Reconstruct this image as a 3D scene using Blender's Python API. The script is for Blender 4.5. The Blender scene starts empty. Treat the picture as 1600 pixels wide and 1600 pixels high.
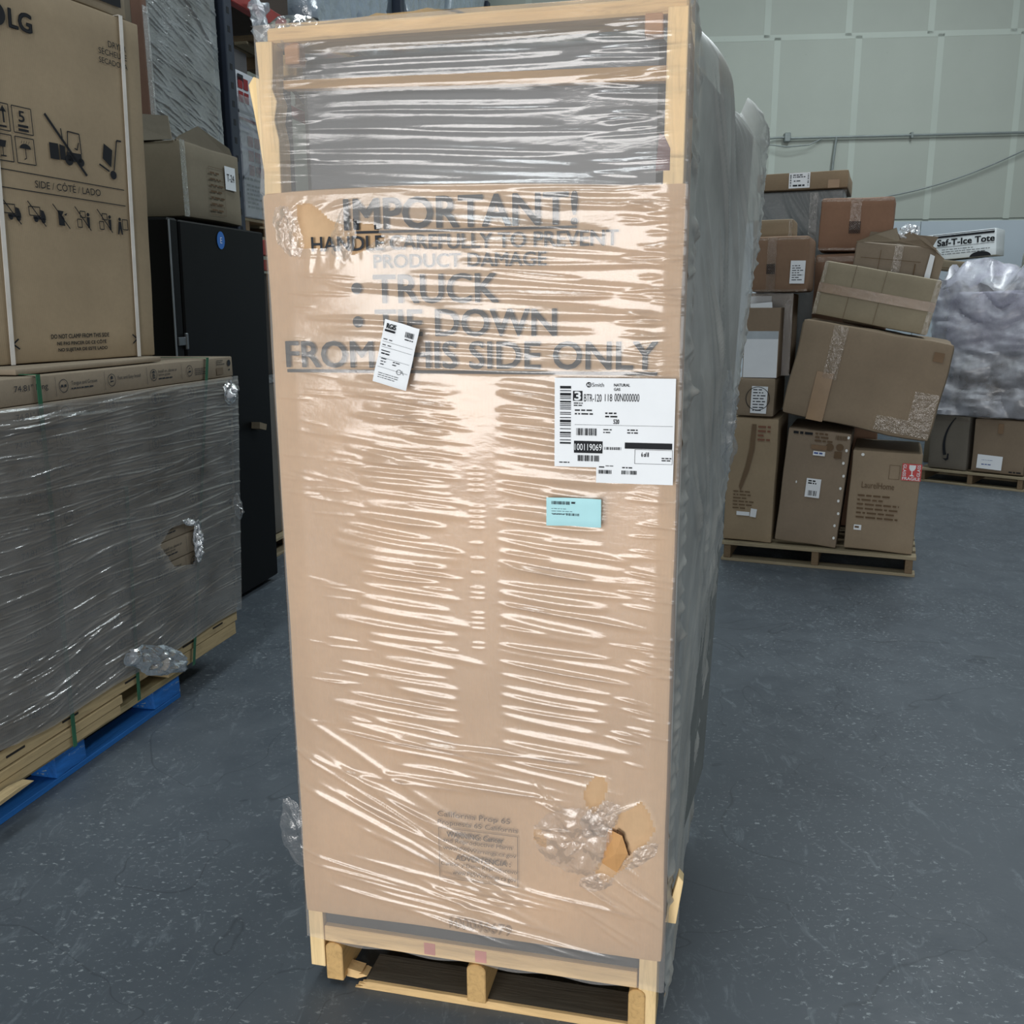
import bpy, bmesh, math, random
import numpy as np
from mathutils import Matrix, Vector, noise as mnoise

random.seed(7)
rng = np.random.default_rng(7)
scene = bpy.context.scene
COL = scene.collection

# ------------------------------------------------------------------ camera
FPX, HCAM = 1450.0, 1.495
pitch = math.atan(320 / 1450.0); roll = math.radians(-0.4)
fw = Vector((0, math.cos(pitch), -math.sin(pitch)))
r0 = Vector((1, 0, 0)); u0 = Vector((0, math.sin(pitch), math.cos(pitch)))
rt = math.cos(roll) * r0 + math.sin(roll) * u0
up = -math.sin(roll) * r0 + math.cos(roll) * u0
cam_d = bpy.data.cameras.new('camera'); cam = bpy.data.objects.new('camera', cam_d); COL.objects.link(cam)
cam_d.sensor_width = 36; cam_d.lens = FPX / 1600 * 36; cam_d.clip_start = 0.02; cam_d.clip_end = 100
m = Matrix((rt, up, -fw)).transposed().to_4x4(); m.translation = (0, 0, HCAM)
cam.matrix_world = m
scene.camera = cam

# ------------------------------------------------------------------ light, world, exposure
wd = bpy.data.worlds.new('world'); scene.world = wd; wd.use_nodes = True
wd.node_tree.nodes['Background'].inputs[0].default_value = (0.62, 0.74, 0.80, 1)
wd.node_tree.nodes['Background'].inputs[1].default_value = 0.12

def area(name, loc, target, sx, sy, power, col):
    l = bpy.data.lights.new(name, 'AREA'); l.shape = 'RECTANGLE'; l.size = sx; l.size_y = sy
    l.energy = power; l.color = col
    o = bpy.data.objects.new(name, l); COL.objects.link(o); o.location = loc
    o.rotation_euler = (Vector(target) - Vector(loc)).to_track_quat('-Z', 'Y').to_euler()
    return o
# daylight through an open dock door behind the camera, fluorescent strips under the roof, and added fills
area('door_daylight_and_fill', (-2.4, -3.6, 1.45), (-1.1, 0.0, 1.45), 3.2, 2.4, 225, (1.0, 0.975, 0.95))
area('door_daylight_and_fill', (2.8, -3.6, 1.45), (2.2, 0.0, 1.45), 2.6, 2.4, 55, (0.93, 0.97, 1.0))  # added fill from behind right for the faces the door misses
area('strip_and_fill_light', (4.2, 6.2, 6.2), (4.2, 6.2, 0), 0.5, 5.0, 190, (0.9, 0.97, 1.0))
area('strip_and_fill_light', (1.6, 8.4, 6.4), (1.6, 8.4, 0), 5.0, 0.4, 50, (0.84, 0.97, 1.0))
area('strip_and_fill_light', (-0.3, 5.0, 6.4), (-0.3, 5.0, 0), 0.4, 3.0, 40, (0.86, 0.97, 1.0))
area('strip_and_fill_light', (-1.4, 0.2, 6.3), (-1.4, 0.2, 0), 0.5, 4.0, 90, (0.9, 0.97, 1.0))  # added overhead fill that lifts the near floor, no known fixture
vs = scene.view_settings
vs.view_transform = 'Standard'; vs.look = 'None'; vs.gamma = 1; vs.use_curve_mapping = False
vs.exposure = 0.30
scene.cycles.transparent_max_bounces = 16
scene.cycles.sample_clamp_indirect = 6

# ------------------------------------------------------------------ helpers: materials
def lin(c):
    return tuple(((x / 255) / 12.92 if x / 255 <= 0.04045 else ((x / 255 + 0.055) / 1.055) ** 2.4) for x in c)

class NT:
    def __init__(s, name):
        s.m = bpy.data.materials.new(name); s.m.use_nodes = True; s.t = s.m.node_tree; s.t.nodes.clear()
        s.out = s.n('ShaderNodeOutputMaterial')
    def n(s, typ, **kw):
        nd = s.t.nodes.new(typ)
        for k, v in kw.items(): setattr(nd, k, v)
        return nd
    def l(s, a, b): s.t.links.new(a, b)
    def noise(s, scale, detail=3, stretch=(1, 1, 1), rough=0.6, dist=0.0, loc=(0, 0, 0)):
        tc = s.n('ShaderNodeTexCoord'); mp = s.n('ShaderNodeMapping'); mp.inputs['Scale'].default_value = stretch
        mp.inputs['Location'].default_value = loc
        nz = s.n('ShaderNodeTexNoise'); nz.inputs['Scale'].default_value = scale; nz.inputs['Detail'].default_value = detail
        nz.inputs['Roughness'].default_value = rough; nz.inputs['Distortion'].default_value = dist
        s.l(tc.outputs['Object'], mp.inputs[0]); s.l(mp.outputs[0], nz.inputs['Vector']); return nz.outputs['Fac']
    def ramp(s, fac, stops):
        r = s.n('ShaderNodeValToRGB'); e = r.color_ramp.elements
        while len(e) < len(stops): e.new(0.5)
        for el, (p, c) in zip(e, stops): el.position = p; el.color = (*c, 1) if len(c) == 3 else c
        s.l(fac, r.inputs[0]); return r.outputs[0]
    def mix(s, fac, a, b):
        x = s.n('ShaderNodeMix', data_type='RGBA')
        if isinstance(fac, (int, float)): x.inputs[0].default_value = fac
        else: s.l(fac, x.inputs[0])
        for i, v in ((6, a), (7, b)):
            if isinstance(v, tuple): x.inputs[i].default_value = (*v[:3], 1)
            else: s.l(v, x.inputs[i])
        return x.outputs[2]
    def bump(s, h, strength=0.3, dist=0.01):
        b = s.n('ShaderNodeBump'); b.inputs['Strength'].default_value = strength; b.inputs['Distance'].default_value = dist
        s.l(h, b.inputs['Height']); return b.outputs[0]
    def princ(s, col, rough=0.6, normal=None, metal=0, spec=0.5):
        p = s.n('ShaderNodeBsdfPrincipled'); 
        if isinstance(col, tuple): p.inputs['Base Color'].default_value = (*col[:3], 1)
        else: s.l(col, p.inputs['Base Color'])
        if isinstance(rough, (int, float)): p.inputs['Roughness'].default_value = rough
        else: s.l(rough, p.inputs['Roughness'])
        p.inputs['Metallic'].default_value = metal; p.inputs['Specular IOR Level'].default_value = spec
        if normal is not None: s.l(normal, p.inputs['Normal'])
        s.l(p.outputs[0], s.out.inputs[0]); return p

def scl(c, k): return tuple(x * k for x in c)
MATS = {}
def mat(name, fn):
    if name not in MATS: MATS[name] = fn(name)
    return MATS[name]

def M_card(rgb, desat=0.34, dim=0.74):
    def f(name):
        t = NT(name); k_ = sum(rgb) / 3; c = scl(lin(tuple(x + (k_ - x) * desat for x in rgb)), dim)
        big = t.noise(3.0, 4); fine = t.noise(60, 3)
        col = t.ramp(big, [(0.25, scl(c, 0.84)), (0.75, scl(c, 1.12))])
        col = t.mix(t.ramp(fine, [(0.35, (0, 0, 0)), (0.75, (0.22, 0.22, 0.22))]), col, scl(c, 0.7))
        tc = t.n('ShaderNodeTexCoord'); wv = t.n('ShaderNodeTexWave'); wv.inputs['Scale'].default_value = 45; wv.inputs['Distortion'].default_value = 0.5
        t.l(tc.outputs['Object'], wv.inputs['Vector'])
        t.princ(col, 0.75, t.bump(wv.outputs['Fac'], 0.06, 0.004), spec=0.25); return t.m
    return mat('cardboard_%d_%d_%d_%d' % (rgb + (int(dim * 100),)), f)

def M_wood(rgb, axis='x'):
    def f(name):
        t = NT(name); c = lin(rgb)
        st = {'x': (1.2, 14, 14), 'y': (14, 1.2, 14), 'z': (14, 14, 1.2)}[axis]
        g = t.noise(4, 5, st, 0.65, 1.2); b = t.noise(2.5, 2)
        col = t.ramp(g, [(0.2, scl(c, 0.55)), (0.45, scl(c, 0.95)), (0.8, scl(c, 1.18))])
        col = t.mix(t.ramp(b, [(0.45, (0, 0, 0)), (0.8, (0.4, 0.4, 0.4))]), col, scl(c, 0.72))
        t.princ(col, 0.7, t.bump(g, 0.35, 0.004), spec=0.2); return t.m
    return mat('wood_%s_%d_%d_%d' % ((axis,) + rgb), f)

def M_plain(name, rgb, rough=0.5, metal=0, spec=0.5, var=0.12):
    def f(nm):
        t = NT(nm); c = lin(rgb); nz = t.noise(9, 4)
        t.princ(t.ramp(nz, [(0.3, scl(c, 1 - var)), (0.7, scl(c, 1 + var))]), rough, None, metal, spec); return t.m
    return mat(name, f)

def M_film(name, veil=0.12, refl=0.10, rough=0.12, tint=(225, 228, 232), bscale=35, bstr=0.12, fres=1.0, stretch=(1, 1, 1), patch=0.0):
    """stretch film: clear sheet with a milky veil and a mirror-like skin"""
    def f(nm):
        t = NT(nm); c = lin(tint)
        nz = t.noise(bscale, 3, stretch, 0.6, 0.3); bm = t.bump(nz, bstr, 0.006)
        tr = t.n('ShaderNodeBsdfTransparent'); tr.inputs[0].default_value = (0.965, 0.965, 0.965, 1)
        df = t.n('ShaderNodeBsdfDiffuse'); df.inputs[0].default_value = (*c, 1); t.l(bm, df.inputs['Normal'])
        gl = t.n('ShaderNodeBsdfGlossy'); gl.inputs['Roughness'].default_value = rough; gl.inputs[0].default_value = (1, 1, 1, 1)
        t.l(bm, gl.inputs['Normal'])
        m1 = t.n('ShaderNodeMixShader')
        if patch > 0:
            pn = t.noise(5, 4); mr = t.n('ShaderNodeMapRange'); mr.inputs[1].default_value = 0.3; mr.inputs[2].default_value = 0.7
            mr.inputs[3].default_value = max(0, veil - patch); mr.inputs[4].default_value = veil + patch
            t.l(pn, mr.inputs[0]); t.l(mr.outputs[0], m1.inputs[0])
        else: m1.inputs[0].default_value = veil
        t.l(tr.outputs[0], m1.inputs[1]); t.l(df.outputs[0], m1.inputs[2])
        fr = t.n('ShaderNodeFresnel'); fr.inputs[0].default_value = 1.5; t.l(bm, fr.inputs['Normal'])
        ma = t.n('ShaderNodeMath', operation='MULTIPLY_ADD'); ma.use_clamp = True
        ma.inputs[1].default_value = fres; ma.inputs[2].default_value = refl; t.l(fr.outputs[0], ma.inputs[0])
        m2 = t.n('ShaderNodeMixShader'); t.l(ma.outputs[0], m2.inputs[0]); t.l(m1.outputs[0], m2.inputs[1]); t.l(gl.outputs[0], m2.inputs[2])
        t.l(m2.outputs[0], t.out.inputs[0]); return t.m
    return mat(name, f)

INK = M_plain('black_ink', (30, 32, 36), 0.7, spec=0.2)
INKG = M_plain('grey_ink', (46, 50, 56), 0.7, spec=0.2)
INKB = M_plain('faded_brown_ink', (100, 82, 64), 0.8, spec=0.1)
INKR = M_plain('red_ink', (138, 48, 50), 0.7, spec=0.2)
INKBL = M_plain('blue_ink', (70, 90, 150), 0.7, spec=0.2)
PAPER = M_plain('white_paper', (226, 230, 234), 0.55, var=0.03, spec=0.3)
TAPE = M_film('packing_tape', 0.03, 0.0, 0.15, (190, 178, 155), 45, 0.9, 0.6)

# ------------------------------------------------------------------ helpers: objects
def tag(o, label=None, cat=None, group=None, kind=None):
    if label: o['label'] = label
    if cat: o['category'] = cat
    if group: o['group'] = group
    if kind: o['kind'] = kind
    return o

def thing(name, label, cat, loc=(0, 0, 0), rotz=0.0, group=None, tilt=0.0, rotx=0.0):
    o = bpy.data.objects.new(name, None); COL.objects.link(o); o.empty_display_size = 0.05
    o.matrix_world = Matrix.Translation(loc) @ Matrix.Rotation(rotz, 4, 'Z') @ Matrix.Rotation(tilt, 4, 'Y') @ Matrix.Rotation(rotx, 4, 'X')
    return tag(o, label, cat, group)

def link_mesh(name, me, material, parent=None):
    o = bpy.data.objects.new(name, me); COL.objects.link(o)
    if material is not None and not me.materials: me.materials.append(material)
    if parent is not None: o.parent = parent
    return o

class MB:
    def __init__(s): s.v = []; s.f = []
    def add(s, vs, fs):
        k = len(s.v); s.v += [tuple(x) for x in vs]; s.f += [tuple(i + k for i in f) for f in fs]; return s
    def box(s, x0, x1, y0, y1, z0, z1, M=None):
        vs = [Vector((x, y, z)) for z in (z0, z1) for y in (y0, y1) for x in (x0, x1)]
        if M is not None: vs = [M @ p for p in vs]
        return s.add(vs, [(0, 2, 3, 1), (4, 5, 7, 6), (0, 1, 5, 4), (2, 6, 7, 3), (0, 4, 6, 2), (1, 3, 7, 5)])
    def prism(s, pts, y0, y1):
        """outline in x,z extruded from y0 to y1"""
        n = len(pts); vs = [(x, y0, z) for x, z in pts] + [(x, y1, z) for x, z in pts]
        fs = [tuple(range(n)), tuple(reversed(range(n, 2 * n)))] + [(i, i + n, (i + 1) % n + n, (i + 1) % n) for i in range(n)]
        return s.add(vs, fs)
    def tube(s, pts, r, seg=8):
        pts = [Vector(p) for p in pts]; k = len(s.v); vs = []; fs = []
        for i, p in enumerate(pts):
            t = (pts[min(i + 1, len(pts) - 1)] - pts[max(i - 1, 0)]).normalized()
            a = t.orthogonal().normalized() if abs(t.z) > 0.9 else t.cross(Vector((0, 0, 1))).normalized(); b = t.cross(a)
            for j in range(seg):
                q = 2 * math.pi * j / seg; vs.append(p + a * (r * math.cos(q)) + b * (r * math.sin(q)))
        for i in range(len(pts) - 1):
            for j in range(seg): fs.append((i * seg + j, i * seg + (j + 1) % seg, (i + 1) * seg + (j + 1) % seg, (i + 1) * seg + j))
        fs.append(tuple(reversed(range(seg)))); fs.append(tuple(range((len(pts) - 1) * seg, len(pts) * seg)))
        return s.add(vs, fs)
    def mesh(s, name, bevel=0.0, smooth=False, seg=1):
        me = bpy.data.meshes.new(name); me.from_pydata(s.v, [], s.f); me.update()
        bm = bmesh.new(); bm.from_mesh(me); bmesh.ops.recalc_face_normals(bm, faces=bm.faces)
        if bevel > 0: bmesh.ops.bevel(bm, geom=list(bm.edges), offset=bevel, segments=seg, affect='EDGES', profile=0.6)
        bm.to_mesh(me); bm.free()
        if smooth:
            for p in me.polygons: p.use_smooth = True
            me.set_sharp_from_angle(angle=math.radians(38))
        return me
    def build(s, name, material, parent=None, bevel=0.0, smooth=False):
        return link_mesh(name, s.mesh(name, bevel, smooth), material, parent)

def rough_box(w, d, h, nx=8, ny=5, nz=8, amp=0.003, freq=4.0, seed=0.0, rnd=0.006, fn=None):
    """box 0..w, 0..d, 0..h of many small facets, edges rounded and walls slightly bowed and dented"""
    key = {}; V = []; F = []
    def vid(i, j, k):
        if (i, j, k) not in key: key[(i, j, k)] = len(V); V.append((i, j, k))
        return key[(i, j, k)]
    for i in range(nx):
        for k in range(nz):
            for j in (0, ny):
                q = [vid(i, j, k), vid(i + 1, j, k), vid(i + 1, j, k + 1), vid(i, j, k + 1)]; F.append(q if j == 0 else q[::-1])
    for j in range(ny):
        for k in range(nz):
            for i in (0, nx):
                q = [vid(i, j, k), vid(i, j + 1, k), vid(i, j + 1, k + 1), vid(i, j, k + 1)]; F.append(q[::-1] if i == 0 else q)
    for i in range(nx):
        for j in range(ny):
            for k in (0, nz):
                q = [vid(i, j, k), vid(i + 1, j, k), vid(i + 1, j + 1, k), vid(i, j + 1, k)]; F.append(q[::-1] if k == 0 else q)
    P = []
    def par(i, n, L):   # rows concentrated towards the edges so that the rounding stays tight
        if i == 0: return 0.0
        if i == n: return L
        if i == 1: return min(rnd * 1.6, L * 0.2)
        if i == n - 1: return L - min(rnd * 1.6, L * 0.2)
        a = min(rnd * 1.6, L * 0.2); return a + (L - 2 * a) * (i - 1) / (n - 2)
    for i, j, k in V:
        p = Vector((par(i, nx, w), par(j, ny, d), par(k, nz, h)))
        e = (i in (0, nx)) + (j in (0, ny)) + (k in (0, nz))
        c = Vector((w / 2, d / 2, h / 2))
        if e >= 2:
            dirn = Vector(((1 if i == 0 else -1 if i == nx else 0), (1 if j == 0 else -1 if j == ny else 0), (1 if k == 0 else -1 if k == nz else 0)))
            p += dirn * rnd * (0.42 if e == 2 else 0.5)
        nv = mnoise.noise_vector(p * freq + Vector((seed, seed * 1.7, seed * 0.3)))
        p += Vector(nv) * amp
        if fn: p = fn(p, (i / nx, j / ny, k / nz))
        P.append(p)
    me = bpy.data.meshes.new('body'); me.from_pydata([tuple(p) for p in P], [], F); me.update()
    for p in me.polygons: p.use_smooth = True
    me.set_sharp_from_angle(angle=math.radians(35))
    return me

# flat print on a face: coordinates x (right), z (up) on the front (-y) side of its parent
class Print:
    def __init__(s, off=0.0012): s.mb = MB(); s.off = off
    def poly(s, pts): s.mb.add([(x, -s.off, z) for x, z in pts], [tuple(range(len(pts)))]); return s
    def rect(s, x0, z0, x1, z1): return s.poly([(x0, z0), (x1, z0), (x1, z1), (x0, z1)])
    def line(s, a, b, w):
        a = Vector(a); b = Vector(b); t = (b - a).normalized(); n = Vector((-t.y, t.x)) * w / 2
        return s.poly([tuple(a - n), tuple(b - n), tuple(b + n), tuple(a + n)])
    def frame(s, x0, z0, x1, z1, w):
        s.rect(x0, z0, x1, z0 + w); s.rect(x0, z1 - w, x1, z1); s.rect(x0, z0 + w, x0 + w, z1 - w); return s.rect(x1 - w, z0 + w, x1, z1 - w)
    def disc(s, x, z, r, rz=None, a0=0, a1=360, n=20):
        rz = rz or r
        return s.poly([(x + r * math.cos(math.radians(a0 + (a1 - a0) * i / n)), z + rz * math.sin(math.radians(a0 + (a1 - a0) * i / n))) for i in range(n if a1 - a0 == 360 else n + 1)])
    def ring(s, x, z, r, w, n=22):
        for i in range(n):
            a, b = 2 * math.pi * i / n, 2 * math.pi * (i + 1) / n
            s.poly([(x + r * math.cos(a), z + r * math.sin(a)), (x + r * math.cos(b), z + r * math.sin(b)), (x + (r - w) * math.cos(b), z + (r - w) * math.sin(b)), (x + (r - w) * math.cos(a), z + (r - w) * math.sin(a))])
        return s
    def bars(s, x0, z0, x1, z1, n=26, vertical=True, seed=1):
        rd = random.Random(seed); L = (x1 - x0) if vertical else (z1 - z0); p = 0
        ws = [rd.choice((1, 1, 2, 3)) for _ in range(2 * n)]; tot = sum(ws)
        for i, wq in enumerate(ws):
            a, b = p / tot * L, (p + wq) / tot * L; p += wq
            if i % 2 == 0: s.rect(x0 + a, z0, x0 + b, z1) if vertical else s.rect(x0, z0 + a, x1, z0 + b)
        return s
    def greek(s, x0, z0, x1, z1, rows, fill=0.55, seed=3):
        """lines of print too small to read"""
        rd = random.Random(seed); h = (z1 - z0) / rows
        for r in range(rows):
            x = x0; zb = z1 - (r + 1) * h + h * 0.25; end = x0 + (x1 - x0) * rd.uniform(0.55, 1.0)
            while x < end:
                wq = rd.uniform(0.5, 2.2) * h; s.rect(x, zb, min(x + wq, x1), zb + h * fill); x += wq + h * 0.35
        return s
    def build(s, parent, material=None, name='print'): return s.mb.build(name, material or INK, parent)

TXT = {}
def text(parent, string, x0, z0, x1, z1, material=None, bold=0.0, off=0.0014, shear=0.0, name='lettering', flip=0):
    key = string
    if key not in TXT:
        cu = bpy.data.curves.new('txt', 'FONT'); cu.body = string; cu.resolution_u = 3; cu.fill_mode = 'FRONT'
        ob = bpy.data.objects.new('txt', cu); me = bpy.data.meshes.new_from_object(ob)
        bpy.data.objects.remove(ob); bpy.data.curves.remove(cu)
        a = np.zeros(len(me.vertices) * 3); me.vertices.foreach_get('co', a); a = a.reshape(-1, 3)
        lo, hi = a.min(0), a.max(0); a = (a - lo) / np.maximum(hi - lo, 1e-6)
        TXT[key] = (a, [tuple(p.vertices) for p in me.polygons]); bpy.data.meshes.remove(me)
    a, F = TXT[key]
    if flip == 90: ax, az = 1 - a[:, 1], a[:, 0]
    elif flip == 270: ax, az = a[:, 1], 1 - a[:, 0]
    else: ax, az = a[:, 0], a[:, 1]
    X = x0 + ax * (x1 - x0); Z = z0 + az * (z1 - z0); X = X + shear * (Z - z0)
    V = list(zip(X.tolist(), [-off] * len(X), Z.tolist())); FF = list(F)
    if bold > 0:      # heavier strokes: the outline printed again a hair to each side
        h = abs(x1 - x0 if flip else z1 - z0) * bold * 1.15
        for dx, dz in ((h, h), (h, -h), (-h, h), (-h, -h), (h * 1.3, 0), (-h * 1.3, 0)):
            k = len(V); V += list(zip((X + dx).tolist(), [-off + 0.00005 * (1 + k % 3)] * len(X), (Z + dz).tolist())); FF += [tuple(i + k for i in f) for f in F]
    me = bpy.data.meshes.new(name); me.from_pydata(V, [], FF); me.update()
    return link_mesh(name, me, material or INK, parent)

def sticker(parent, x0, z0, x1, z1, material=None, rot=0.0, off=0.0008, th=0.0006, name='paper_label'):
    cx, cz = (x0 + x1) / 2, (z0 + z1) / 2; M = Matrix.Translation((cx, 0, cz)) @ Matrix.Rotation(rot, 4, 'Y') @ Matrix.Translation((-cx, 0, -cz))
    return MB().box(x0, x1, -off - th, -off, z0, z1, M).build(name, material or PAPER, parent)

# ---- stretch film: a dense sheet raised into wrinkles. base(S,T) -> points, nrm(S,T) -> normals
def ridge_field(S, T, ridges):
    H = np.zeros_like(S)
    for (s0, t0, L, wd, ang, A) in ridges:
        c, sn = math.cos(ang), math.sin(ang); R = L + 4 * wd
        i = np.where((np.abs(S[:, 0] - s0) < R))[0]; j = np.where(np.abs(T[0] - t0) < abs(L * sn) + 4 * wd)[0]
        if len(i) == 0 or len(j) == 0: continue
        sl = (slice(i[0], i[-1] + 1), slice(j[0], j[-1] + 1))
        ds, dt = S[sl] - s0, T[sl] - t0; a = ds * c + dt * sn; b = -ds * sn + dt * c + 0.004 * (a / max(L, .02)) * (L > .08) * np.sin(a * 9 + s0 * 40)
        tap = np.clip(1 - (np.abs(a) / L) ** 2, 0, 1) ** 0.7
        H[sl] += A * tap * np.exp(-(b / (wd * (0.55 + 0.45 * tap))) ** 2)
    return H

def inside(px, pz, poly):
    r = np.zeros(px.shape, bool); n = len(poly); j = n - 1
    for i in range(n):
        xi, zi = poly[i]; xj, zj = poly[j]
        c = ((zi > pz) != (zj > pz)) & (px < (xj - xi) * (pz - zi) / (zj - zi + 1e-12) + xi); r ^= c; j = i
    return r

def sheet(name, s_rng, t_rng, ns, nt, base, material, parent, ridges=(), holes=(), noise_amp=0.0, noise_f=20, nvec=(0, -1, 0), edge=None):
    s = np.linspace(*s_rng, ns); t = np.linspace(*t_rng, nt); S, T = np.meshgrid(s, t, indexing='ij')
    H = ridge_field(S, T, ridges)
    if noise_amp:
        N = np.zeros_like(S)
        for k in range(14):
            fx, fz, ph = rng.normal(0, noise_f, 3); N += np.sin(S * fx + T * fz + ph * 7) / 14 ** .5
        H = H + noise_amp * N
    B = base(S, T); P = B + H[..., None] * np.array(nvec)
    if edge is not None: P = edge(P, S, T)
    cs = (S[:-1, :-1] + S[1:, 1:]) / 2; ct = (T[:-1, :-1] + T[1:, 1:]) / 2
    keep = np.ones(cs.shape, bool)
    for h in holes: keep &= ~inside(cs, ct, h)
    idx = np.arange(ns * nt).reshape(ns, nt)
    F = np.stack([idx[:-1, :-1], idx[1:, :-1], idx[1:, 1:], idx[:-1, 1:]], -1)[keep]
    me = bpy.data.meshes.new(name); me.from_pydata(P.reshape(-1, 3).tolist(), [], F.tolist()); me.update()
    me.polygons.foreach_set('use_smooth', [True] * len(me.polygons))
    return link_mesh(name, me, material, parent)

def crumple(name, cx, cz, rx, rz, material, parent, amp=0.012, y0=-0.006, n=46, rot=0.0, ring=0.0, seed=0.0, freq=60):
    """scrunched-up film: an irregular rosette (or a ring round a tear) with sharp creases"""
    V = []; F = []; nr = 12
    for i in range(nr + 1):
        rr = ring + (1 - ring) * i / nr
        for j in range(n):
            a = 2 * math.pi * j / n; q = 1 + 0.22 * mnoise.noise((math.cos(a) * 2 + seed, math.sin(a) * 2, seed))
            if i == nr: q *= 1 + 0.10 * mnoise.noise((math.cos(a) * 9 + seed, math.sin(a) * 9, 3))
            x, z = rr * q * rx * math.cos(a), rr * q * rz * math.sin(a)
            x, z = x * math.cos(rot) - z * math.sin(rot), x * math.sin(rot) + z * math.cos(rot)
            h = abs(mnoise.noise((x * freq + seed, z * freq, seed))) + 0.5 * abs(mnoise.noise((x * freq * 2.3, z * freq * 2.3 + seed, 5)))
            fall = 1 - (i / nr) ** 3 * 0.7
            V.append((cx + x, y0 - amp * h * fall, cz + z))
    for i in range(nr):
        for j in range(n): F.append((i * n + j, i * n + (j + 1) % n, (i + 1) * n + (j + 1) % n, (i + 1) * n + j))
    if ring == 0: pass
    me = bpy.data.meshes.new(name); me.from_pydata(V, [], F); me.update()
    me.polygons.foreach_set('use_smooth', [True] * len(me.polygons))
    return link_mesh(name, me, material, parent)

# warehouse grid: u to the right along the crate front, v away from the camera
A0 = Vector((-0.461, 1.832, 0)); YAW = math.radians(-13.05)
DU = Vector((math.cos(YAW), math.sin(YAW), 0)); DV = Vector((-math.sin(YAW), math.cos(YAW), 0))
def W(u, v, z=0.0): return A0 + DU * u + DV * v + Vector((0, 0, z))
SIDE = YAW + math.pi / 2      # things whose front looks along +u: local x runs along v

# ================================================================== the setting
def M_floor(name):
    t = NT(name)
    big = t.noise(0.9, 5, rough=0.6); mid = t.noise(5, 6, rough=0.7); sp = t.noise(48, 4, (1, 1.6, 1), 0.7, 0.4); sm = t.noise(7, 7, (2.2, 1, 1), 0.75, 1.5); cr = t.noise(1.3, 3, rough=0.5, dist=0.8)
    col = t.ramp(big, [(0.3, lin((76, 83, 90))), (0.7, lin((89, 97, 104)))])
    col = t.mix(t.ramp(mid, [(0.35, (0.5, 0.5, 0.5)), (0.6, (0, 0, 0))]), col, lin((72, 80, 88)))
    col = t.mix(t.ramp(sm, [(0.56, (0, 0, 0)), (0.72, (0.5, 0.5, 0.5))]), col, lin((135, 145, 152)))
    md = t.n('ShaderNodeMath', operation='MULTIPLY'); t.l(t.ramp(sp, [(0.59, (0, 0, 0)), (0.66, (0.9, 0.9, 0.9))]), md.inputs[0]); t.l(t.ramp(t.noise(1.7, 4, rough=0.65), [(0.42, (0.05, 0.05, 0.05)), (0.62, (1, 1, 1))]), md.inputs[1])
    col = t.mix(md.outputs[0], col, lin((160, 168, 172)))
    # hairline cracks: thin iso-lines of a slow noise
    col = t.mix(t.ramp(cr, [(0.4982, (0, 0, 0)), (0.4996, (0.35, 0.35, 0.35)), (0.5004, (0.35, 0.35, 0.35)), (0.5018, (0, 0, 0))]), col, lin((30, 34, 38)))
    rg = t.ramp(mid, [(0.3, (0.36, 0.36, 0.36)), (0.7, (0.58, 0.58, 0.58))])
    t.princ(col, rg, t.bump(mid, 0.12, 0.01), spec=0.35); return t.m
MB().box(-9, 11, -7, 16, -0.12, 0).build('floor', mat('painted_concrete', M_floor))
tag(bpy.data.objects['floor'], kind='structure')

# back wall: plasterboard sheets with taped joints above a white lower band
WY = math.radians(-4.0)
wall = bpy.data.objects.new('wall_back', None); COL.objects.link(wall); wall.location = (0, 11.6, 0); wall.rotation_euler = (0, 0, WY)
tag(wall, kind='structure')
def M_wall(name, rgb):
    def f(nm):
        t = NT(nm); c = lin(rgb); a = t.noise(0.6, 4); b = t.noise(2.2, 5, rough=0.7); s_ = t.noise(14, 3)
        col = t.ramp(a, [(0.3, scl(c, 0.93)), (0.7, scl(c, 1.05))])
        col = t.mix(t.ramp(b, [(0.55, (0, 0, 0)), (0.85, (0.2, 0.2, 0.2))]), col, scl(c, 0.8))
        col = t.mix(t.ramp(s_, [(0.76, (0, 0, 0)), (0.82, (0.45, 0.45, 0.45))]), col, scl(c, 0.5))
        t.princ(col, 0.7, spec=0.25); return t.m
    return mat(name, f)
WG = M_wall('sage_painted_plasterboard', (171, 177, 168)); WWH = M_wall('white_painted_plasterboard', (186, 197, 205)); JT = M_wall('joint_compound', (182, 190, 181))
MB().box(-7, 10, 0.03, 0.2, 0, 7.2).build('wall_core', JT, wall)
pan = MB().box(0.006, 0.894, 0.012, 0.03, 0.004, 2.0).mesh('panel', 0.003)
pw = 0.9
for r, (z0, z1) in enumerate(((2.46, 4.45), (4.45, 6.4))):
    pm = MB().box(0.008, pw - 0.008, 0.012, 0.03, 0.006, z1 - z0 - 0.006).mesh('panel', 0.003); pm.materials.append(WG)
    for k in range(13):
        o = link_mesh('panel', pm, None, wall); o.location = (-1.45 + k * pw - 0.12 * r, 0, z0)
pm = MB().box(0.004, 2.4 - 0.004, 0.010, 0.03, 0.0, 2.44).mesh('panel', 0.003); pm.materials.append(WWH)
for k in range(5):
    o = link_mesh('panel', pm, None, wall); o.location = (-2.4 + k * 2.4, 0, 0)
# tape lines proud of the wall over the joints
for r, (z0, z1) in enumerate(((2.46, 4.45), (4.45, 6.4))):
    for k in range(1, 13):
        if True:
            x = -1.45 + k * pw - 0.12 * r
            MB().box(x - 0.035, x + 0.035, 0.010, 0.0125, z0, z1).build('joint_tape', JT, wall)
MB().box(-7, 10, 0.010, 0.0125, 4.42, 4.48).build('joint_tape', JT, wall)
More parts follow.
